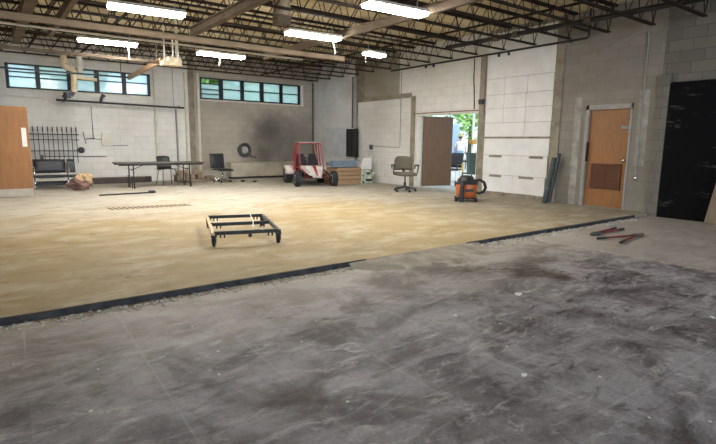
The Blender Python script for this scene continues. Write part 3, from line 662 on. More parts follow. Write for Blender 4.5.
# iron fence panel leaning on the wall
t = thing('iron_fence', 'black iron fence panel with spear-topped pickets fixed on the back wall above the bench', 'fence panel', (1.6, 16.5, 0))
for z in (1.42, 1.27, .96):
    m = MB(); m.lim(-.62, .66, -.015, .015, z-.014, z+.014); m.build('rail', BLACKM, t)
for i in range(11):
    x = -.56+i*.116; m = MB(); m.lim(x-.009, x+.009, -.009, .009, .62, 1.53); m.lathe([(.012, 1.5), (.022, 1.545), (.012, 1.57), (.018, 1.60), (.0, 1.66)], 6, (x, 0, 0)); m.build('picket', BLACKM, t)
m = MB(); m.bar((-.5, 0, 1.42), (-.5, .178, 1.42), .02, .02); m.bar((.5, 0, 1.42), (.5, .178, 1.42), .02, .02); m.build('wall_tie', BLACKM, t)
# tandem waiting bench
t = thing('tandem_bench', 'black waiting-room bench with chrome legs under the iron fence', 'bench', (1.48, 15.25, 0))
for x, wd in ((-.1, .74), (.40, .2)):
    m = MB(); m.sheet(lambda u, v, x=x, wd=wd: Vector((x-wd/2+wd*u, .24+.06*v, .40+.36*v)), 7, 5, .05); m.build('backrest', MESHB, t)
    m = MB(); m.sheet(lambda u, v, x=x, wd=wd: Vector((x-wd/2+wd*u, -.22+.42*v, .34-.02*math.sin(v*3.14))), 7, 5, .07); m.build('seat', MESHB, t)
m = MB(); m.lim(-.47, .29, -.2, -.17, .10, .17); m.lim(-.47, .29, .17, .2, .12, .19)
for k in range(9): m.lim(-.43+k*.085, -.39+k*.085, -.19, .19, .135, .165)
m.build('lower_rack', BLACKM, t)
m = MB(); m.lim(-.5, .52, -.02, .02, .31, .36); m.lim(-.48, .5, .235, .265, .47, .50); m.build('beam', DGREY, t)
for x in (-.47, .29):
    m = MB(); m.tube([(x, -.22, .012), (x, -.18, .03), (x, .15, .03), (x, .2, .012)], .018, 8); m.tube([(x, 0, .03), (x, 0, .34), (x, .14, .42), (x, .29, .72)], .02, 8); m.tube([(x, -.25, .4), (x, -.23, .56), (x, .1, .58), (x, .24, .56)], .014, 8); m.build('leg', CHROME, t)
# crumpled bag of cuttings
t = thing('paper_bag', 'crumpled brown and purple bag slumped at the bench end', 'bag', (1.92, 14.5, 0), .2)
def blob(c, rx, ry, rz_, seed, n=14, rough=.16):
    m = MB(); r = random.Random(seed); prof = []
    vs, fs = [], []
    ph = [r.uniform(0, 6.28) for _ in range(6)]
    for i in range(n+1):
        th = math.pi*i/n
        for k in range(n*2):
            a = math.pi*k/n; d = 1+rough*(math.sin(3*a+ph[0]+2*th)+.6*math.sin(5*a+ph[1]-3*th)+.5*math.sin(7*th+ph[2]+2*a))*math.sin(th)
            vs.append((c[0]+rx*d*math.sin(th)*math.cos(a), c[1]+ry*d*math.sin(th)*math.sin(a), max(c[2]+rz_*d*math.cos(th), .004)))
    for i in range(n):
        for k in range(2*n): k2 = (k+1) % (2*n); fs.append((i*2*n+k, (i+1)*2*n+k, (i+1)*2*n+k2, i*2*n+k2))
    m._add(vs, fs, False); return m
blob((.04, 0, .17), .27, .2, .2, 3, 10, .22).build('bag_body', PURPLE, t)
m = blob((.10, -.04, .27), .19, .17, .17, 8, 8, .3); m.build('paper_flap', CARD, t, label='tan paper flap')

# folding table
t = thing('folding_table', 'long dark folding table standing before the back wall', 'table', (3.92, 14.5, 0), -.02)
ZT_ = .69
m = MB(); m.lim(-1.14, 1.14, -.37, .37, ZT_-.03, ZT_); m.build('tabletop', TABLEW, t, .006)
m = MB(); m.lim(-1.1, 1.1, -.34, -.31, ZT_-.075, ZT_-.03); m.lim(-1.1, 1.1, .31, .34, ZT_-.075, ZT_-.03); m.build('apron', BLACKM, t)
for s in (-1, 1):
    x = s*.74
    for yy in (-.29, .29):
        m = MB(); m.tube([(x, yy, 0), (x, yy, ZT_-.05)], .016, 8); m.tube([(x+s*.04, yy*.85, 0), (x+s*.04, yy*.85, ZT_*.5)], .010, 6); m.build('leg', BLACKM, t)
    m = MB(); m.tube([(x, -.29, .12), (x, .29, .12)], .012, 8); m.tube([(x, -.29, .5), (x, .29, .5)], .012, 8); m.build('leg_bar', BLACKM, t)
    m = MB(); m.tube([(x, 0, .48), (x-s*.38, 0, ZT_-.05)], .010, 6); m.build('brace', BLACKM, t)
# black stacking chair
t = thing('stacking_chair', 'black plastic stacking chair standing behind the folding table', 'chair', (4.3, 15.15, 0), math.radians(8))
m = MB(); m.sheet(lambda u, v: Vector((-.22+.44*u, -.2+.4*v, .46+.02*math.cos((u-.5)*3)-.02*math.sin(v*3.1))), 9, 7, .02); m.build('seat', BLACK, t)
m = MB(); m.sheet(lambda u, v: Vector(((u-.5)*(.44-.05*v), .20+.10*v-.08*(2*u-1)**2*.6, .47+.36*v-.03*(2*u-1)**4)), 9, 7, .02); m.build('backrest', BLACK, t)
for sx, sy in ((-1, -1), (1, -1), (-1, 1), (1, 1)):
    m = MB(); m.tube([(sx*.18, sy*.15, .45), (sx*.235, sy*.23, 0)], .012, 8); m.build('leg', DGREY, t)
m = MB(); m.tube([(-.17, .17, .45), (-.17, .21, .55)], .012, 6); m.tube([(.17, .17, .45), (.17, .21, .55)], .012, 6); m.build('back_support', DGREY, t)
# black swivel chair
def star_base(t, mt, r=.28, n=5, rot=.3, hz=.40):
    for k in range(n):
        a = rot+2*math.pi*k/n; m = MB()
        m.tube([(.02*math.cos(a), .02*math.sin(a), .12), (r*math.cos(a), r*math.sin(a), .075)], [.024, .016], 8); m.build('base_arm', mt, t)
        m = MB(); c = (r*math.cos(a), r*math.sin(a), .03)
        m.lathe([(.0, -.022), (.03, -.022), (.03, .022), (.0, .022)], 12, c, Matrix.Rotation(a, 3, 'Z') @ Matrix.Rotation(math.pi/2, 3, 'X')); m.tube([(c[0], c[1], .03), (c[0], c[1], .08)], .012, 6); m.build('caster', RUBBER, t)
    m = MB(); m.lathe([(.035, .1), (.035, .24), (.02, .25), (.02, hz)], 12); m.build('gas_lift', mt, t)
t = thing('swivel_chair', 'black armless swivel chair by the back wall, right of the folding table', 'office chair', (6.02, 15.2, 0), math.radians(12))
star_base(t, CHROME, .27, 5, .2, .36)
m = MB(); m.sheet(lambda u, v: Vector((-.25+.5*u, -.24+.46*v, .40-.03*(2*v-1)**4*(v < .5))), 9, 9, .06); m.build('seat', MESHB, t)
m = MB(); m.sheet(lambda u, v: Vector((-.25+.5*u, .24+.05*v-.03*math.cos((u-.5)*3)+.03, .43+.46*v)), 9, 9, .035); m.build('backrest', MESHB, t)
m = MB(); m.bar((0, .12, .37), (0, .27, .54), .05, .02); m.bar((-.1, 0, .36), (.1, 0, .36), .2, .02); m.build('back_support', DGREY, t)
# debris under the table end
dbl = ['long brown timber offcut on the rubble under the right table end', 'brown rubble block under the right table end, leftmost', 'brown rubble block under the right table end, second from left', 'brown rubble block under the right table end, third from left', 'brown rubble block under the right table end, rightmost', 'brown rubble block lying on top of the pile under the table end', 'small rubble block lying on top of the pile near the white pipe']
r = random.Random(12)
for i, (x, y, z, sx, sy, sz, rz) in enumerate(((5.25, 15.65, .04, .9, .12, .08, .1), (4.90, 16.0, .11, .26, .2, .22, .2), (5.24, 16.0, .11, .26, .2, .22, -.1), (5.56, 16.02, .11, .22, .2, .22, .2), (5.88, 16.0, .08, .26, .2, .16, .1), (5.05, 16.0, .292, .4, .16, .14, .1), (5.5, 16.0, .282, .3, .16, .12, -.2))):
    m = MB(); m.box((0, 0, 0), (sx, sy, sz)); o = m.build('rubble_block', BRICKR if i else PLANKW, bev=.015); o.location = (x, y, z+.001); o.rotation_euler = (0, 0, rz); tag(o, dbl[i], 'block', 'rubble under the table end')
# black bar with round end on the floor
t = thing('floor_bar', 'thin black bar with a knob end lying on the tan floor before the table', 'bar', (2.7, 12.82, 0), .03)
m = MB(); m.tube([(-.62, 0, .018), (.5, 0, .022)], .016, 8); m.build('bar', BLACK, t)
m = MB(); m.lathe([(.0, -.09), (.03, -.08), (.04, 0), (.03, .08), (.0, .09)], 10, (.56, 0, .038), Matrix.Rotation(math.pi/2, 3, 'Y')); m.build('knob_end', BLACK, t)
# floor drain
t = thing('floor_drain', 'long slotted drain grate set into the tan floor', 'drain', (2.54, 10.2, 0), -.107)
m = MB(); m.lim(-.76, .76, -.2, .2, .0005, .003); m.build('drain_plate', mat('drain_plate_tan', (.40, .32, .21), .8, var=.25), t)
SLOT = mat('drain_slot_dark', (.045, .035, .028), .9)
for i in range(17):
    x = -.70+i*.0875; m = MB(); m.box((x, 0, .0035), (.046, .34, .002), Matrix.Rotation(.22, 3, 'Z')); m.build('slot', SLOT, t)
for i, (x, y) in enumerate(((6.62, 15.05), (6.9, 14.75))):
    m = MB(); m.box((0, 0, .025), (.12, .05, .05)); o = m.build('small_block', BLACK, bev=.005, loc=(x, y, 0)); tag(o, ['small black block on the floor right of the swivel chair', 'thin black offcut on the floor before the long tan ledge'][i], 'block')

# ================================================================ BUGGY
t = thing('buggy', 'red tube-framed off-road buggy with white nose parked in the back corner', 'buggy', (8.02, 13.2, 0), math.radians(-17.5))
t.scale = (1.02, 1.02, 1.02)
def wheel(x, y, R, W, nm='wheel'):
    M = Matrix.Rotation(math.pi/2, 3, 'Y'); m = MB()
    m.lathe([(R*.52, -W*.42), (R*.86, -W*.5), (R*.97, -W*.36), (R, -W*.15), (R, W*.15), (R*.97, W*.36), (R*.86, W*.5), (R*.52, W*.42)], 24, (x, y, R), M)
    for k in range(18):
        a = 2*math.pi*k/18
        for s in (-1, 1): m.box((x+s*W*.2, y+math.cos(a+s*.09)*R, R+math.sin(a+s*.09)*R), (W*.34, .035, .022), Matrix.Rotation(a-math.pi/2, 3, 'X'))
    o = m.build('wheel', RUBBER, t)
    m = MB(); m.lathe([(0, -W*.3), (R*.2, -W*.32), (R*.5, -W*.44), (R*.56, -W*.44), (R*.56, W*.44), (R*.5, W*.44), (R*.2, W*.32), (0, W*.3)], 18, (x, y, R), M); m.build('hub', mat('dull_rim_metal', (.42, .41, .39), .5, .4) if 'dull_rim_metal' not in bpy.data.materials else bpy.data.materials['dull_rim_metal'], o)
wheel(-.54, -.70, .215, .17); wheel(.54, -.70, .215, .17); wheel(-.53, .70, .235, .24); wheel(.53, .70, .235, .24)
m = MB(); R_ = .016; T_ = lambda *p: m.tube(p, R_, 8)
for s in (-1, 1):
    T_((s*.30, -.60, .24), (s*.38, -.1, .22), (s*.38, .5, .24), (s*.28, .85, .30))               # lower rail
    T_((s*.30, -.60, .40), (s*.38, -.12, .52), (s*.40, .45, .52), (s*.28, .85, .46))              # upper rail
    T_((s*.36, -.22, .50), (s*.33, .02, 1.22))                                                  # A pillar
    T_((s*.33, .02, 1.22), (s*.33, .56, 1.24))                                                  # roof side
    T_((s*.33, .56, 1.24), (s*.40, .60, .52)); T_((s*.33, .56, 1.24), (s*.28, .88, .46))         # B pillar, rear stay
    T_((s*.38, -.12, .52), (s*.38, -.1, .22)); T_((s*.40, .45, .52), (s*.38, .5, .24)); T_((s*.30, -.60, .24), (s*.30, -.60, .40))
    T_((s*.33, .29, 1.23), (s*.40, .30, .52)); T_((s*.38, -.1, .22), (s*.40, .45, .52))
T_((-.33, .02, 1.22), (.33, .02, 1.22)); T_((-.33, .56, 1.24), (.33, .56, 1.24)); T_((-.30, -.60, .24), (.30, -.60, .24)); T_((-.38, .5, .24), (.38, .5, .24)); T_((-.40, .45, .52), (.40, .45, .52)); T_((-.28, .85, .3), (.28, .85, .3)); T_((-.38, -.12, .52), (.38, -.12, .52)); T_((-.33, .02, 1.22), (.33, .56, 1.24))
m.build('roll_cage', RED, t)
m = MB(); m.lim(-.35, .35, .0, .04, 1.235, 1.26); m.lim(-.35, .35, .53, .60, 1.25, 1.27); m.build('light_bar', GREYP, t)
m = MB()  # nose hood
m._add([(-.33, -.12, .57), (.33, -.12, .57), (.27, -.5, .56), (-.27, -.5, .56), (-.09, -.92, .30), (.09, -.92, .30), (-.29, -.45, .40), (.29, -.45, .40), (-.12, -.90, .25), (.12, -.90, .25), (-.33, -.12, .42), (.33, -.12, .42)],
       [(0, 1, 2, 3), (3, 2, 5, 4), (0, 3, 6, 10), (3, 4, 8, 6), (1, 11, 7, 2), (2, 7, 9, 5), (4, 5, 9, 8), (10, 6, 7, 11), (6, 8, 9, 7), (0, 10, 11, 1)])
hood = m.build('nose_hood', mat('scuffed_white', (.52, .49, .46), .45, var=.2), t, .012)
m = MB(); m._add([(-.05, -.14, .5755), (.05, -.14, .5755), (.05, -.5, .5655), (-.05, -.5, .5655), (-.025, -.9, .315), (.025, -.9, .315)], [(0, 1, 2, 3), (3, 2, 5, 4)]); m.build('stripe', RED, hood)
for s in (-1, 1):
    m = MB(); m.sheet(lambda u, v, s=s: Vector((s*.53-.14+.28*u, .70-.30*math.cos(.25+2.3*v), .20+.34*math.sin(.25+2.3*v))), 5, 9, .02)
    m.build('rear_fender', mat('scuffed_pink_white', (.55, .47, .45), .45, var=.3, scale=6) if s < 0 else bpy.data.materials['scuffed_white'], t)
for s in (-1, 1):
    m = MB(); m.sheet(lambda u, v, s=s: Vector((s*.19-.15+.3*u, .06+.34*v, .32-.02*math.sin(v*3))), 7, 7, .08); st = m.build('seat', BLACKFAB, t)
    m = MB(); m.sheet(lambda u, v, s=s: Vector((s*.19+(u-.5)*(.32-.10*v*v), .40+.12*v, .34+.56*v)), 7, 7, .08); m.build('seat_back', BLACKFAB, st)
m = MB(); m.tube([(-.18+.13*math.cos(a), -.02+.05*math.sin(a), .70+.12*math.sin(a)) for a in [k*math.pi/8 for k in range(16)]], .013, 6, closed=True); m.tube([(-.18, -.02, .70), (-.18, -.28, .5)], .014, 6); m.bar((-.3, -.02, .7), (-.06, -.02, .7), .012, .02); m.build('steering_wheel', BLACK, t)
m = MB(); m.lim(-.2, .2, .62, .92, .26, .56); m.lathe([(.10, 0), (.10, .2), (.04, .26)], 12, (0, .8, .52)); m.build('engine', DGREY, t, .02)
m = MB()
for s in (-1, 1):
    m.tube([(s*.30, -.52, .25), (s*.5, -.70, .215)], .014, 6); m.tube([(s*.30, -.66, .25), (s*.5, -.70, .2)], .014, 6); m.tube([(s*.32, -.4, .46), (s*.47, -.69, .26)], .022, 8); m.tube([(s*.34, .5, .24), (s*.45, .70, .235)], .018, 6); m.tube([(s*.34, .56, .5), (s*.45, .72, .26)], .022, 8)
m.tube([(-.5, .70, .235), (.5, .70, .235)], .022, 8); m.build('suspension', BLACKM, t)
m = MB(); m.lim(-.32, .32, -.55, .6, .2, .215); m.build('floor_pan', BLACK, t)
m = MB(); m.tube([(-.34, -.64, .32), (-.2, -.84, .3), (.2, -.84, .3), (.34, -.64, .32)], .018, 8); m.build('front_bumper', BLACKM, t)

# ================================================================ LUMBER STACK
z = .0; labs = ['bottom layer of the brown board stack beside the buggy', 'second layer up of the brown board stack beside the buggy', 'third layer up of the brown board stack beside the buggy', 'top layer of the brown board stack beside the buggy']
for k in range(4):
    h = (.13, .12, .12, .10)[k]; m = MB(); m.box((0, 0, h/2), (1.0-.03*k, .6, h)); o = m.build('board_stack', BOARDW, bev=.006); o.location = (9.06+.02*k, 12.95, z+.002); o.rotation_euler = (0, 0, -.08+.03*k); tag(o, labs[k], 'boards', 'stacked brown boards')
    z += h+.012
    if k < 3:
        pass
ZL = z
# bundle of pale green-white wrapped trims, end on
t = thing('trim_bundle', 'pale green and white wrapped bundle of trim sticks at the right end of the boards', 'bundle', (9.83, 12.95, 0), -.05)
r = random.Random(21); k = 0
for i in range(6):
    for j in range(7):
        h = .068; x = -.19+j*.063+r.uniform(-.012, .012)+.0; y = r.uniform(-.05, .05)
        m = MB(); m.box((x, y, .034+i*.07), (.056, .62, .062), Matrix.Rotation(r.uniform(-.04, .04), 3, 'Z'))
        m.build('stick', [PALEGRN, PALEGRN, SCRAPW, GREENT][r.choice((0, 1, 2, 0, 3))], t)
# metal tubes and blue-grey pieces lying across the stack
plab = ['lowest', 'second', 'third', 'fourth', 'fifth', 'uppermost']
for i in range(6):
    m = MB(); y = 12.74+.082*i; m.tube([(8.52+.05*i, y, ZL+.034), (9.48+.02*i, y, ZL+.034)], .032, 10)
    tag(m.build('metal_tube', BLUEGREY), f'blue-grey metal tube in the bottom row lying on the brown boards, {["nearest the front", "second from the front", "third from the front", "fourth from the front", "fifth from the front", "sixth from the front"][i]}', 'tube', 'metal tubes on the board stack')
for lay, n in ((1, 5), (2, 4)):
    for i in range(n):
        m = MB(); y = 12.74+.041*lay+.082*i; zt = ZL+.034+.0497*lay; m.tube([(8.50+.06*((i*3+lay) % 4), y, zt), (9.40+.05*((i*2+lay) % 3), y, zt)], .032, 10)
        tag(m.build('metal_tube', BLUEGREY), f'blue-grey metal tube in the {["", "middle", "top"][lay]} row of the tube heap, {["nearest the front", "second from the front", "third from the front", "fourth from the front", "at the back"][i]}', 'tube', 'metal tubes on the board stack')
ZL2 = ZL+.034+.0497*2+.033
m = MB(); m.box((0, 0, .02), (1.1, .12, .04), None); o = m.build('metal_channel', BLUEGREY, bev=.004); o.location = (9.10, 12.85, ZL2); o.rotation_euler = (0, 0, .03); tag(o, 'blue-grey metal channel lying across the tubes', 'channel')
m = MB(); m.box((0, 0, .015), (.8, .14, .03)); o = m.build('dark_panel', mat('dark_slate', (.06, .07, .09), .5, var=.3), bev=.004); o.location = (9.2, 13.03, ZL2); o.rotation_euler = (0, 0, -.02); tag(o, 'dark slate panel lying on the tubes of the stack', 'panel')
m = MB(); m.box((.32, 0, .012), (.86, .25, .024)); o = m.build('white_board', WHITEP, bev=.003); o.location = (9.2, 13.42, ZL+.12); tag(o, 'long white board lying at the back of the stack', 'board')
m = MB(); m.lim(-.10, .7, -.1, .1, 0, ZL+.118); o = m.build('timber_block', BOARDW, loc=(9.2, 13.42, 0)); tag(o, 'brown timber crate behind the boards carrying the long white board', 'crate')
m = MB(); m.prism([(-.27, 0), (.18, 0), (.24, .40), (-.08, .36)], .02); o = m.build('tilted_sheet', WHITEP, bev=.003); o.location = (9.98, 12.9, .43); o.rotation_euler = (math.radians(-12), 0, math.radians(-8)); tag(o, 'white panel standing tilted on the pale green bundle', 'panel')

# ================================================================ TAN OFFICE CHAIR
t = thing('office_chair', 'tan upholstered office chair with armrests on the floor left of the wide doorway', 'office chair', (9.05, 10.0, 0), math.radians(-28))
star_base(t, BLACK, .29, 5, -.1, .42)
m = MB(); m.sheet(lambda u, v: Vector(((u-.5)*.52, -.26+.5*v, .49-.05*max(0, .25-v)*3-.015*math.sin(u*3.14))), 11, 9, .09); m.build('seat', TANFAB, t)
m = MB(); m.sheet(lambda u, v: Vector(((u-.5)*(.50-.07*v**3)*(1-.10*(v > .9)), .27+.06*v-.07*(2*u-1)**2, .56+.38*v-.04*abs(2*u-1)**4*v)), 13, 11, .07); m.build('backrest', TANFAB, t)
for s in (-1, 1):
    m = MB(); m.tube([(s*.22, -.02, .44), (s*.32, -.02, .47), (s*.33, -.08, .58), (s*.33, -.10, .67), (s*.33, .0, .70), (s*.33, .18, .69), (s*.31, .22, .60)], .018, 8); a = m.build('armrest', BLACK, t)
    m = MB(); m.sheet(lambda u, v, s=s: Vector((s*.33-.03+.06*u, -.14+.34*v, .71-.02*(2*v-1)**4)), 5, 7, .03); m.build('arm_pad', BLACK, a)
m = MB(); m.bar((-.12, 0, .43), (.12, 0, .43), .24, .03); m.bar((0, .1, .44), (0, .31, .66), .06, .02); m.build('back_support', BLACK, t)

# ================================================================ SHOP VACUUM
t = thing('shop_vacuum', 'orange and black shop vacuum standing on casters before the wide doorway', 'vacuum cleaner', (8.78, 7.62, 0), math.radians(-130))
t.scale = (1.06, 1.06, 1.0)
m = MB(); m.lathe([(.15, .07), (.205, .085), (.22, .20), (.235, .36), (.228, .40)], 28); tank = m.build('tank', ORANGEP, t)
m = MB(); m.lathe([(.237, .385), (.242, .395), (.237, .415), (.20, .43), (.17, .47), (.15, .53), (.12, .57), (.05, .585), (0, .585)], 28); head = m.build('motor_head', BLACK, t)
m = MB(); m.tube([(-.10, 0, .55), (-.10, 0, .63), (.10, 0, .63), (.10, 0, .55)], .018, 8); m.build('handle', DGREY, head)
m = MB(); m.box((.02, -.229, .26), (.17, .02, .06)); m.build('label_patch', BLACK, tank)
for s in (-1, 1):
    m = MB(); m.lim(s*.24-.012, s*.24+.012, -.03, .03, .34, .45); m.build('latch', DGREY, t)
m = MB(); m.lathe([(.20, .055), (.215, .06), (.215, .085), (.19, .09)], 24); m.build('caddy_base', BLACK, t)
for k in range(4):
    a = .6+k*math.pi/2; m = MB(); c = (.29*math.cos(a), .29*math.sin(a), .032)
    m.lathe([(0, -.016), (.032, -.016), (.032, .016), (0, .016)], 12, c, Matrix.Rotation(a, 3, 'Z') @ Matrix.Rotation(math.pi/2, 3, 'X')); m.box((c[0]*.9, c[1]*.9, .075), (.10, .06, .03), Matrix.Rotation(a, 3, 'Z')); m.build('caster', BLACK, t)
t.rotation_euler = (0, 0, -.64)          # local +x points along the wall, -y into the room
m = MB(); m.tube([(.14, -.05, .46), (.26, -.08, .49), (.36, -.08, .43), (.40, -.07, .31), (.36, -.06, .21), (.27, -.05, .18), (.20, -.04, .2)], .033, 10); m.build('hose', BLACK, t)
m = MB(); m.tube([(-.16, -.28, .06), (-.15, -.28, .30), (-.13, -.26, .47)], [.055, .045, .04], 10); m.bar((-.20, -.27, .03), (-.10, -.26, .03), .06, .05); m.build('wand_tool', BLACK, t)
m = MB(); m.tube([(-.07, .1, .56), (-.075, .12, .86)], .02, 8); m.build('yellow_wand', YELLOW, t, label='yellow wand end')

# ================================================================ GREEN ROLL, PLANK, BLACK PANEL
t = thing('vinyl_roll', 'tall dark green vinyl roll leaning on the wall between the white panels and orange door', 'roll', (9.92, 6.30, 0))
m = MB(); m.tube([(0, .04, .015), (.27, .04, 1.0)], .06, 14); m.build('outer_roll', GREENT, t)
m = MB(); m.tube([(.03, -.05, .03), (.30, -.055, 1.10)], .035, 10); m.build('inner_roll', BLACK, t)
m = MB(); m.tube([(.08, .04, .30), (.09, .04, .34)], .066, 14); m.tube([(.20, .04, .75), (.212, .04, .79)], .066, 14); m.build('tie_band', DGREY, t)
def panel_mat():
    m, nt, b = new_mat('black_scuffed_panel'); o = objco(nt)
    n = noise(nt, objco(nt, (1, .8, 5)), 1.8, 8, .72); n2 = noise(nt, o, .9, 3)
    f = math_(nt, 'MULTIPLY', ramp(nt, n, .58, .70), ramp(nt, n2, .48, .6))
    nt.links.new(mixc(nt, math_(nt, 'MULTIPLY', f, .6), (.006, .006, .007), (.22, .215, .21)), b.inputs['Base Color']); b.inputs['Roughness'].default_value = .8; b.inputs['Specular IOR Level'].default_value = .06
    return m
m = MB(); m.lim(XW-.05, XW, 1.4, 4.15, LOW, 2.45); struct(m.build('door_4', panel_mat(), bev=.006), 'large black scuffed panel closing an opening at the right edge')
m = MB(); m.bar((10.10, 3.20, LOW), (10.245, 2.90, 2.2), .20, .035, (1, 0, 0)); tag(m.build('wood_plank', PLANKW, bev=.004), 'grey-brown wooden plank leaning on the black panel', 'plank')

# ================================================================ BOLT CUTTERS
def cutter(name, label, loc, rz, spread1, spread2):
    t = thing(name, label, 'bolt cutters', loc, rz)
    for s, sp in ((1, spread1), (-1, spread2)):
        m = MB(); e = (-.62*math.cos(sp), s*(.03+.62*math.sin(sp)), .022)
        m.tube([(-.02, s*.022, .022), (-.10, s*.03, .022), e], .013, 8); h = m.build('handle', mat('dull_red_grip', (.16, .022, .025), .6, var=.25) if 'dull_red_grip' not in bpy.data.materials else bpy.data.materials['dull_red_grip'], t)
        g = MB(); a = Vector((-.10, s*.03, .022)); b = Vector(e); g.tube([a.lerp(b, .74), a.lerp(b, 1.02)], .017, 8); g.build('grip', BLACK, h)
    m = MB()
    for s in (-1, 1): m._add([(-.05, s*.005, .008), (-.05, s*.04, .008), (.05, s*.055, .008), (.17, s*.02, .008), (.19, s*.002, .008), (-.05, s*.005, .034), (-.05, s*.04, .034), (.05, s*.055, .034), (.17, s*.02, .034), (.19, s*.002, .034)],
        [(0, 1, 2, 3, 4), (9, 8, 7, 6, 5), (0, 1, 6, 5), (1, 2, 7, 6), (2, 3, 8, 7), (3, 4, 9, 8), (4, 0, 5, 9)])
    m.lathe([(.022, .0), (.022, .042), (0, .044)], 12, (.0, 0, 0)); m.build('jaws', DGREY, t, .003)
    return t
c1 = cutter('bolt_cutters', 'red-handled bolt cutters lying closed on the grey floor, nearer to the step', (7.40, 3.79, LOW), math.radians(181), .02, .05)
c1.scale = (1.15, 1.15, 1.1)
c2 = cutter('bolt_cutters', 'red-handled bolt cutters lying spread open on the grey floor, farther from the step', (7.70, 3.37, LOW), math.radians(-2), .17, .17)
c2.scale = (1.2, 1.2, 1.1)

# ================================================================ ROLLING DOLLY
t = thing('rolling_dolly', 'black rolling frame dolly on casters standing on the tan floor', 'dolly', (2.79, 6.45, 0), math.radians(-17.5))
W_, L_, H_ = .80, 1.45, .145
for yy, nm in ((-L_/2+.03, 0), (0, 1), (L_/2-.03, 2)):
    m = MB(); m.lim(-W_/2, W_/2, yy-.022, yy+.022, H_, H_+.045); b = m.build('cross_bar', BLACKM, t, .003)
    for x in (-W_*.40, -W_*.34, W_*.34, W_*.40):
        m = MB(); m.lim(x-.008, x+.008, yy-.03, yy+.01, H_-.035, H_+.01); m.build('bracket', BLACKM, b)
m = MB(); m.lim(-W_/2-.03, -W_/2+.012, -L_/2, L_/2, H_-.008, H_+.032); m.build('side_rail', wood_mat('pale_wood_rail', (.50, .37, .20), (.60, .46, .27), (6, 1, 6)), t, .003, label='pale wooden side rail')
m = MB(); m.lim(W_/2-.012, W_/2+.03, -L_/2, L_/2, H_-.004, H_+.036); m.build('side_rail', BLACKM, t, .003)
for sx in (-1, 1):
    for sy in (-1, 1):
        x, y = sx*(W_/2-.0), sy*(L_/2-.03)
        m = MB(); m.lim(x-.035, x+.035, y-.035, y+.035, H_-.02, H_); m.lim(x-.028, x-.022, y-.02, y+.04, .05, H_-.02); m.lim(x+.022, x+.028, y-.02, y+.04, .05, H_-.02); c = m.build('caster_fork', BLACKM, t)
        m = MB(); m.lathe([(0, -.021), (.04, -.021), (.066, -.017), (.069, 0), (.066, .017), (.04, .021), (0, .021)], 18, (x, y+.02, .069), Matrix.Rotation(math.pi/2, 3, 'Y')); m.build('caster_wheel', RUBBER, c)
m = MB(); m.tube([(.20, -L_/2+.0, H_+.052), (.16, -.5, H_+.03), (.13, -.3, H_+.02), (.17, -.03, H_+.052), (.2, .4, H_+.03), (.22, L_/2-.03, H_+.052)], .006, 6); m.build('cord', WHITEP, t, label='pale cord strung across the bars')
m = MB(); m.lim(.02, .06, -L_/2-.005, -L_/2+.04, H_-.04, H_); m.build('clip', BLACKM, t)

# paper scraps on the grey floor
for i, (x, y, s, rz, lab) in enumerate(((3.79, 2.62, .045, .4, 'white paper scrap in the middle of the grey floor, the largest one'), (2.89, 2.56, .02, 1.0, 'small white chip on the grey floor left of the largest scrap'), (2.45, 1.62, .022, .2, 'small white chip on the grey floor, nearest the camera'), (4.55, 1.35, .022, .9, 'small white chip on the grey floor, right of the others'))):
    m = MB(); m._add([(-s, -s*.5, .002), (s*.8, -s*.6, .006), (s, s*.4, .003), (0, s*.7, .009), (-s*.8, s*.4, .004), (-s, -s*.5, 0), (s*.8, -s*.6, 0), (s, s*.4, 0), (0, s*.7, 0), (-s*.8, s*.4, 0)], [(0, 1, 2, 3, 4), (9, 8, 7, 6, 5)]+[(i, (i+1) % 5, (i+1) % 5+5, i+5) for i in range(5)])
    o = m.build('paper_scrap', SCRAPW, loc=(x, y, LOW+.001)); o.rotation_euler = (0, 0, rz); tag(o, lab, 'scrap', 'white scraps on the grey floor')

# ================================================================ OUTSIDE
GROUND = mat('pale_asphalt', (.42, .41, .39), .9, var=.2, scale=3)
m = MB(); m.lim(XW+T, 70, -20, 70, -.3, -.06); m.lim(-30, XW+T, YW+T, 70, -.3, -.06)
struct(m.build('ground', GROUND), 'pale paved ground outside')
LEAF = mat('leaf_green', (.20, .42, .11), .7, var=.45, scale=1.3); LEAF2 = mat('leaf_yellow_green', (.34, .56, .18), .7, var=.4, scale=1.3); BARK = mat('bark', (.12, .09, .065), .9, var=.3)
def tree(x, y, h, rad, lf, label, n=7000, seed=0):
    r = random.Random(seed); t = thing('leafy_tree', label, 'tree', (x, y, -.06)); t['group'] = 'trees outside'
    m = MB(); m.tube([(0, 0, 0), (.05, .02, h*.3), (-.05, .05, h*.6)], [.2, .15, .07], 8)
    for k in range(5):
        a = k*1.3; m.tube([(0, 0, h*(.25+.06*k)), (rad*.5*math.cos(a), rad*.5*math.sin(a), h*(.45+.07*k))], [.08, .03], 6)
    m.build('trunk', BARK, t); m = MB(); cl = [(Vector((max(-.6, min(.6, r.gauss(0, .36)))*rad, max(-.6, min(.6, r.gauss(0, .36)))*rad, h*r.uniform(.2, .92))), rad*r.uniform(.25, .4)) for _ in range(30)]
    for i in range(n):
        c, q = r.choice(cl); d = Vector((r.gauss(0, 1), r.gauss(0, 1), r.gauss(0, .8))).normalized()*q*r.uniform(.6, 1); p = c+d
        u = Vector((r.uniform(-1, 1), r.uniform(-1, 1), r.uniform(-1, 1))).normalized(); v = u.orthogonal().normalized(); s = r.uniform(.11, .24)
        m._add([p-u*s, p+v*s*.6, p+u*s, p-v*s*.6], [(0, 1, 2, 3)])
    m.build('crown', lf, t)
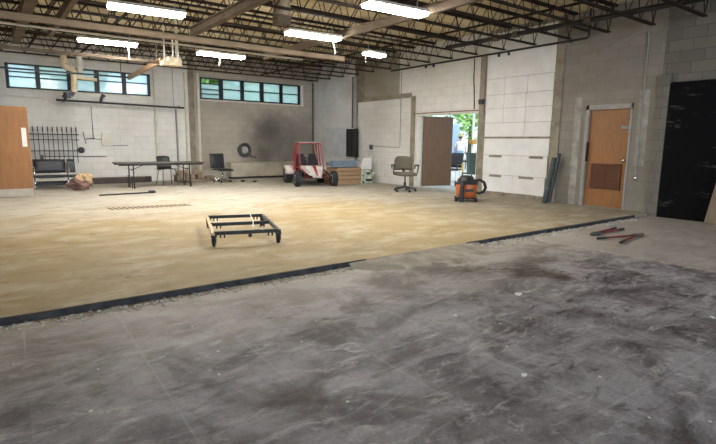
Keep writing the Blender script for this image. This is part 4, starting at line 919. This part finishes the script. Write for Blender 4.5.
for i, (x, y, h, rad, lf, lab) in enumerate(((29, 25, 9, 4.0, LEAF2, 'bright green leafy tree outside, straight behind the wide doorway'), (37.5, 20, 9, 4.0, LEAF, 'green leafy tree outside behind the wide doorway, on its right side'), (24, 33.5, 8, 4.0, LEAF, 'green leafy tree outside behind the open dark door leaf'),
        (9.6, 27, 7.5, 2.5, LEAF2, 'bright green tree outside the right clerestory window, seen through its open top pane'), (15.6, 28, 6.0, 2.7, LEAF, 'green tree outside the right end of the right clerestory window'), (4.0, 29, 6.2, 2.6, LEAF, 'green tree outside the right half of the left clerestory window'), (-1.8, 28, 5.6, 2.5, LEAF2, 'green tree outside the left end of the left clerestory window'))):
    tree(x, y, h, rad, lf, lab, seed=i)
# white post with amber lamp
t = thing('lamp_post', 'slim white post with an amber box outside the wide doorway', 'post', (15.2, 12.97, -.06))
m = MB(); m.tube([(0, 0, 0), (0, 0, 3.6)], .045, 10); m.lathe([(.14, 0), (.14, .03), (.05, .05)], 12); m.build('pole', WHITEP, t)
m = MB(); m.prism([(-.09, 1.33), (.09, 1.33), (.12, 1.40), (.12, 1.50), (-.12, 1.50), (-.12, 1.40)], .2); m.build('amber_box', mat('amber_plastic', (.50, .25, .04), .4), t, .01, label='amber box on the pole')
# dark green bin
t = thing('wheeled_bin', 'dark green wheeled bin outside below the amber box', 'bin', (14.5, 12.25, -.06), -.6)
m = MB(); m._add([(-.2, -.22, .08), (.2, -.22, .08), (.2, .2, .08), (-.2, .2, .08), (-.26, -.28, .95), (.26, -.28, .95), (.26, .26, .95), (-.26, .26, .95)], [(3, 2, 1, 0), (4, 5, 6, 7), (0, 1, 5, 4), (1, 2, 6, 5), (2, 3, 7, 6), (3, 0, 4, 7)]); m.build('body', GREENT, t, .015)
m = MB(); m.prism([(-.28, .95), (.28, .95), (.27, 1.0), (-.27, 1.03)], .56); m.build('lid', GREENT, t, .01)
for s in (-1, 1):
    m = MB(); m.lathe([(0, -.025), (.1, -.025), (.1, .025), (0, .025)], 16, (s*.24, .22, .1), Matrix.Rotation(math.pi/2, 3, 'Y')); m.build('wheel', RUBBER, t)
m = MB(); m.lim(-.18, .18, -.2, -.1, 0, .09); m.build('foot', GREENT, t)
# pale blue van side further out
t = thing('cargo_trailer', 'pale blue boxy trailer standing outside behind the open door leaf', 'trailer', (19.95, 18.55, -.06), -.65)
TB = mat('pale_blue_paint', (.34, .47, .66), .45, var=.06)
m = MB(); m.lim(-1.1, .30, -.9, .9, .45, 2.35); m.build('box_body', TB, t, .05)
m = MB(); m.lim(-1.0, .2, -.8, .8, .36, .45); m.bar((.3, 0, .42), (.9, 0, .42), .08, .08); m.build('chassis', BLACKM, t)
for s in (-1, 1):
    m = MB(); m.lathe([(0, -.08), (.2, -.09), (.3, -.07), (.31, 0), (.3, .07), (.2, .09), (0, .08)], 20, (-.4, s*.82, .31), Matrix.Rotation(math.pi/2, 3, 'X')); m.build('wheel', RUBBER, t)
m = MB(); m.tube([(.85, 0, .42), (.85, 0, 0)], .03, 8); m.build('jack_stand', DGREY, t)
# black chair, white tub and red can just outside
t = thing('outdoor_chair', 'black padded chair standing outside beside the open door leaf', 'chair', (13.0, 11.95, -.06), math.radians(-70))
m = MB(); m.sheet(lambda u, v: Vector(((u-.5)*.5, -.22+.46*v, .46)), 7, 7, .07); m.build('seat', BLACKFAB, t)
m = MB(); m.sheet(lambda u, v: Vector(((u-.5)*.5, .24+.16*v, .52+.5*v)), 7, 7, .07); m.build('backrest', BLACKFAB, t)
for sx in (-1, 1):
    m = MB(); m.tube([(sx*.26, .26, .62), (sx*.28, -.2, .64), (sx*.27, -.22, .42)], .02, 8); m.build('armrest', BLACK, t)
    for sy in (-1, 1):
        m = MB(); m.tube([(sx*.2, sy*.18, .44), (sx*.24, sy*.24, 0)], .016, 8); m.build('leg', CHROME, t)
t = thing('white_tub', 'white plastic tub with a lid on the ground outside the doorway', 'tub', (12.0, 10.28, -.06))
m = MB(); m.lathe([(.15, 0), (.17, .02), (.19, .36)], 20); m.build('tub', WHITEP, t)
m = MB(); m.lathe([(.2, .35), (.2, .385), (.18, .4), (0, .4)], 20); m.build('lid', WHITEP, t)
t = thing('red_can', 'red fuel can on the ground outside beside the white tub', 'can', (12.0, 10.62, -.06), .3)
m = MB(); m.lim(-.12, .12, -.09, .09, 0, .28); m.build('can_body', RED, t, .03)
m = MB(); m.tube([(-.06, 0, .27), (-.06, 0, .33), (.05, 0, .33), (.05, 0, .27)], .014, 8); m.lathe([(.025, .27), (.025, .32), (0, .325)], 10, (.09, 0, 0)); m.build('handle', RED, t)
# person outside in a straw-coloured hat
def person():
    SK = mat('skin', (.50, .30, .21), .55, var=.06); SH = mat('white_cotton', (.62, .60, .57), .9, var=.06); JE = mat('blue_denim', (.20, .33, .52), .9, var=.15, scale=20); HAT = mat('olive_straw', (.34, .31, .13), .9, var=.2, scale=30); HAIR = mat('brown_hair', (.06, .035, .02), .7)
    SHOE = mat('dark_shoe', (.03, .025, .022), .6)
    V, E, Rd = [], [], []
    def add(p, r, par=None):
        V.append(p); Rd.append(r)
        if par is not None: E.append((par, len(V)-1))
        return len(V)-1
    pel = add((0, 0, .96), .145)
    ab = add((0, .01, 1.12), .135, pel); ch = add((0, .015, 1.32), .15, ab); nk0 = add((0, .02, 1.46), .075, ch); nk = add((0, .01, 1.53), .055, nk0)
    h0 = add((0, -.005, 1.60), .085, nk); h1 = add((0, -.005, 1.68), .092, h0); add((0, 0, 1.75), .055, h1)
    hands = []
    for s in (-1, 1):
        hip = add((s*.095, 0, .88), .095, pel); kn = add((s*.11, -.02, .50), .06, hip); an = add((s*.12, .02, .09), .04, kn); heel = add((s*.12, .0, .045), .042, an); add((s*.13, -.15, .035), .032, heel)
        sh = add((s*.19, .02, 1.41), .06, ch); el = add((s*.26, .03, 1.14), .042, sh); wr = add((s*.25, -.12, .95), .028, el); pa = add((s*.245, -.16, .90), .03, wr); hands.append((s, pa))
    for s, pa in hands:
        for k in range(4):
            x = s*(.225+.013*k); a = add((x, -.185-.003*k, .865), .009, pa); add((x, -.19+.012*k*.5, .825+.006*abs(k-1.5)), .0085, a)
        a = add((s*.215, -.165, .885), .0095, pa); add((s*.205, -.175, .855), .009, a)
    me = bpy.data.meshes.new('person'); me.from_pydata(V, E, [])
    o = bpy.data.objects.new('person_body', me); COL.objects.link(o)
    sk = o.modifiers.new('skin', 'SKIN')
    for i, v in enumerate(me.skin_vertices[0].data if me.skin_vertices else []): v.radius = (Rd[i], Rd[i])
    if not me.skin_vertices:
        bpy.context.view_layer.objects.active = o
    sub = o.modifiers.new('sub', 'SUBSURF'); sub.levels = 2; sub.render_levels = 2
    return o, V, E, Rd, (SK, SH, JE, HAT, HAIR, SHOE)
o, PV, PE, PR, (SK, SH, JE, HAT, HAIR, SHOE) = person()
def apply_skin(o, radii):
    """bake the skinned figure so that clothes can be cut from it by region"""
    bm = bmesh.new(); bm.from_mesh(o.data)
    lay = bm.verts.layers.skin.verify()
    for v, r_ in zip(bm.verts, radii): v[lay].radius = (r_, r_)
    bm.verts.ensure_lookup_table(); bm.verts[0][lay].use_root = True
    bm.to_mesh(o.data); bm.free()
    dg = bpy.context.evaluated_depsgraph_get(); ev = o.evaluated_get(dg); me = bpy.data.meshes.new_from_object(ev)
    o.modifiers.clear(); o.data = me
apply_skin(o, PR)
t = thing('person', 'person in olive straw hat, white shirt and blue jeans standing outside beyond the doorway', 'person', (19.4, 17.35, -.06), math.radians(125))
o.name = 'body'; o.parent = t
for mt in (SK, SH, JE, SHOE): o.data.materials.append(mt)
for p in o.data.polygons:
    c = p.center; p.use_smooth = True
    if c.z < .085: k = 3
    elif c.z < 1.0 and abs(c.x) < .215 and not (c.y < -.09 and abs(c.x) > .19 and c.z > .7): k = 2
    elif 1.0 <= c.z < 1.475 and (abs(c.x) < .215 or c.z > 1.2): k = 1
    else: k = 0
    p.material_index = k
m = MB(); m.lathe([(.0, .0), (.235, -.02), (.24, -.012), (.115, .012), (.105, .10), (.06, .125), (0, .125)], 20, (0, -.0, 1.71)); m.build('hat', HAT, t)
m = MB(); m.lathe([(.098, 0), (.104, .06), (.095, .11)], 16, (0, .012, 1.615)); m.build('hair', HAIR, t)
m = MB()
for s in (-1, 1): m.lathe([(0, -.014), (.011, -.006), (.011, .006), (0, .014)], 8, (s*.034, -.088, 1.655))
m.build('eyes', BLACK, t)
m = MB(); m.prism([(-.016, 1.61), (.016, 1.61), (.0, 1.655)], .03, None, (0, -.100, 0)); m.lim(-.024, .024, -.096, -.085, 1.575, 1.584); m.build('nose_and_mouth', mat('lip_tone', (.42, .2, .16), .6), t)
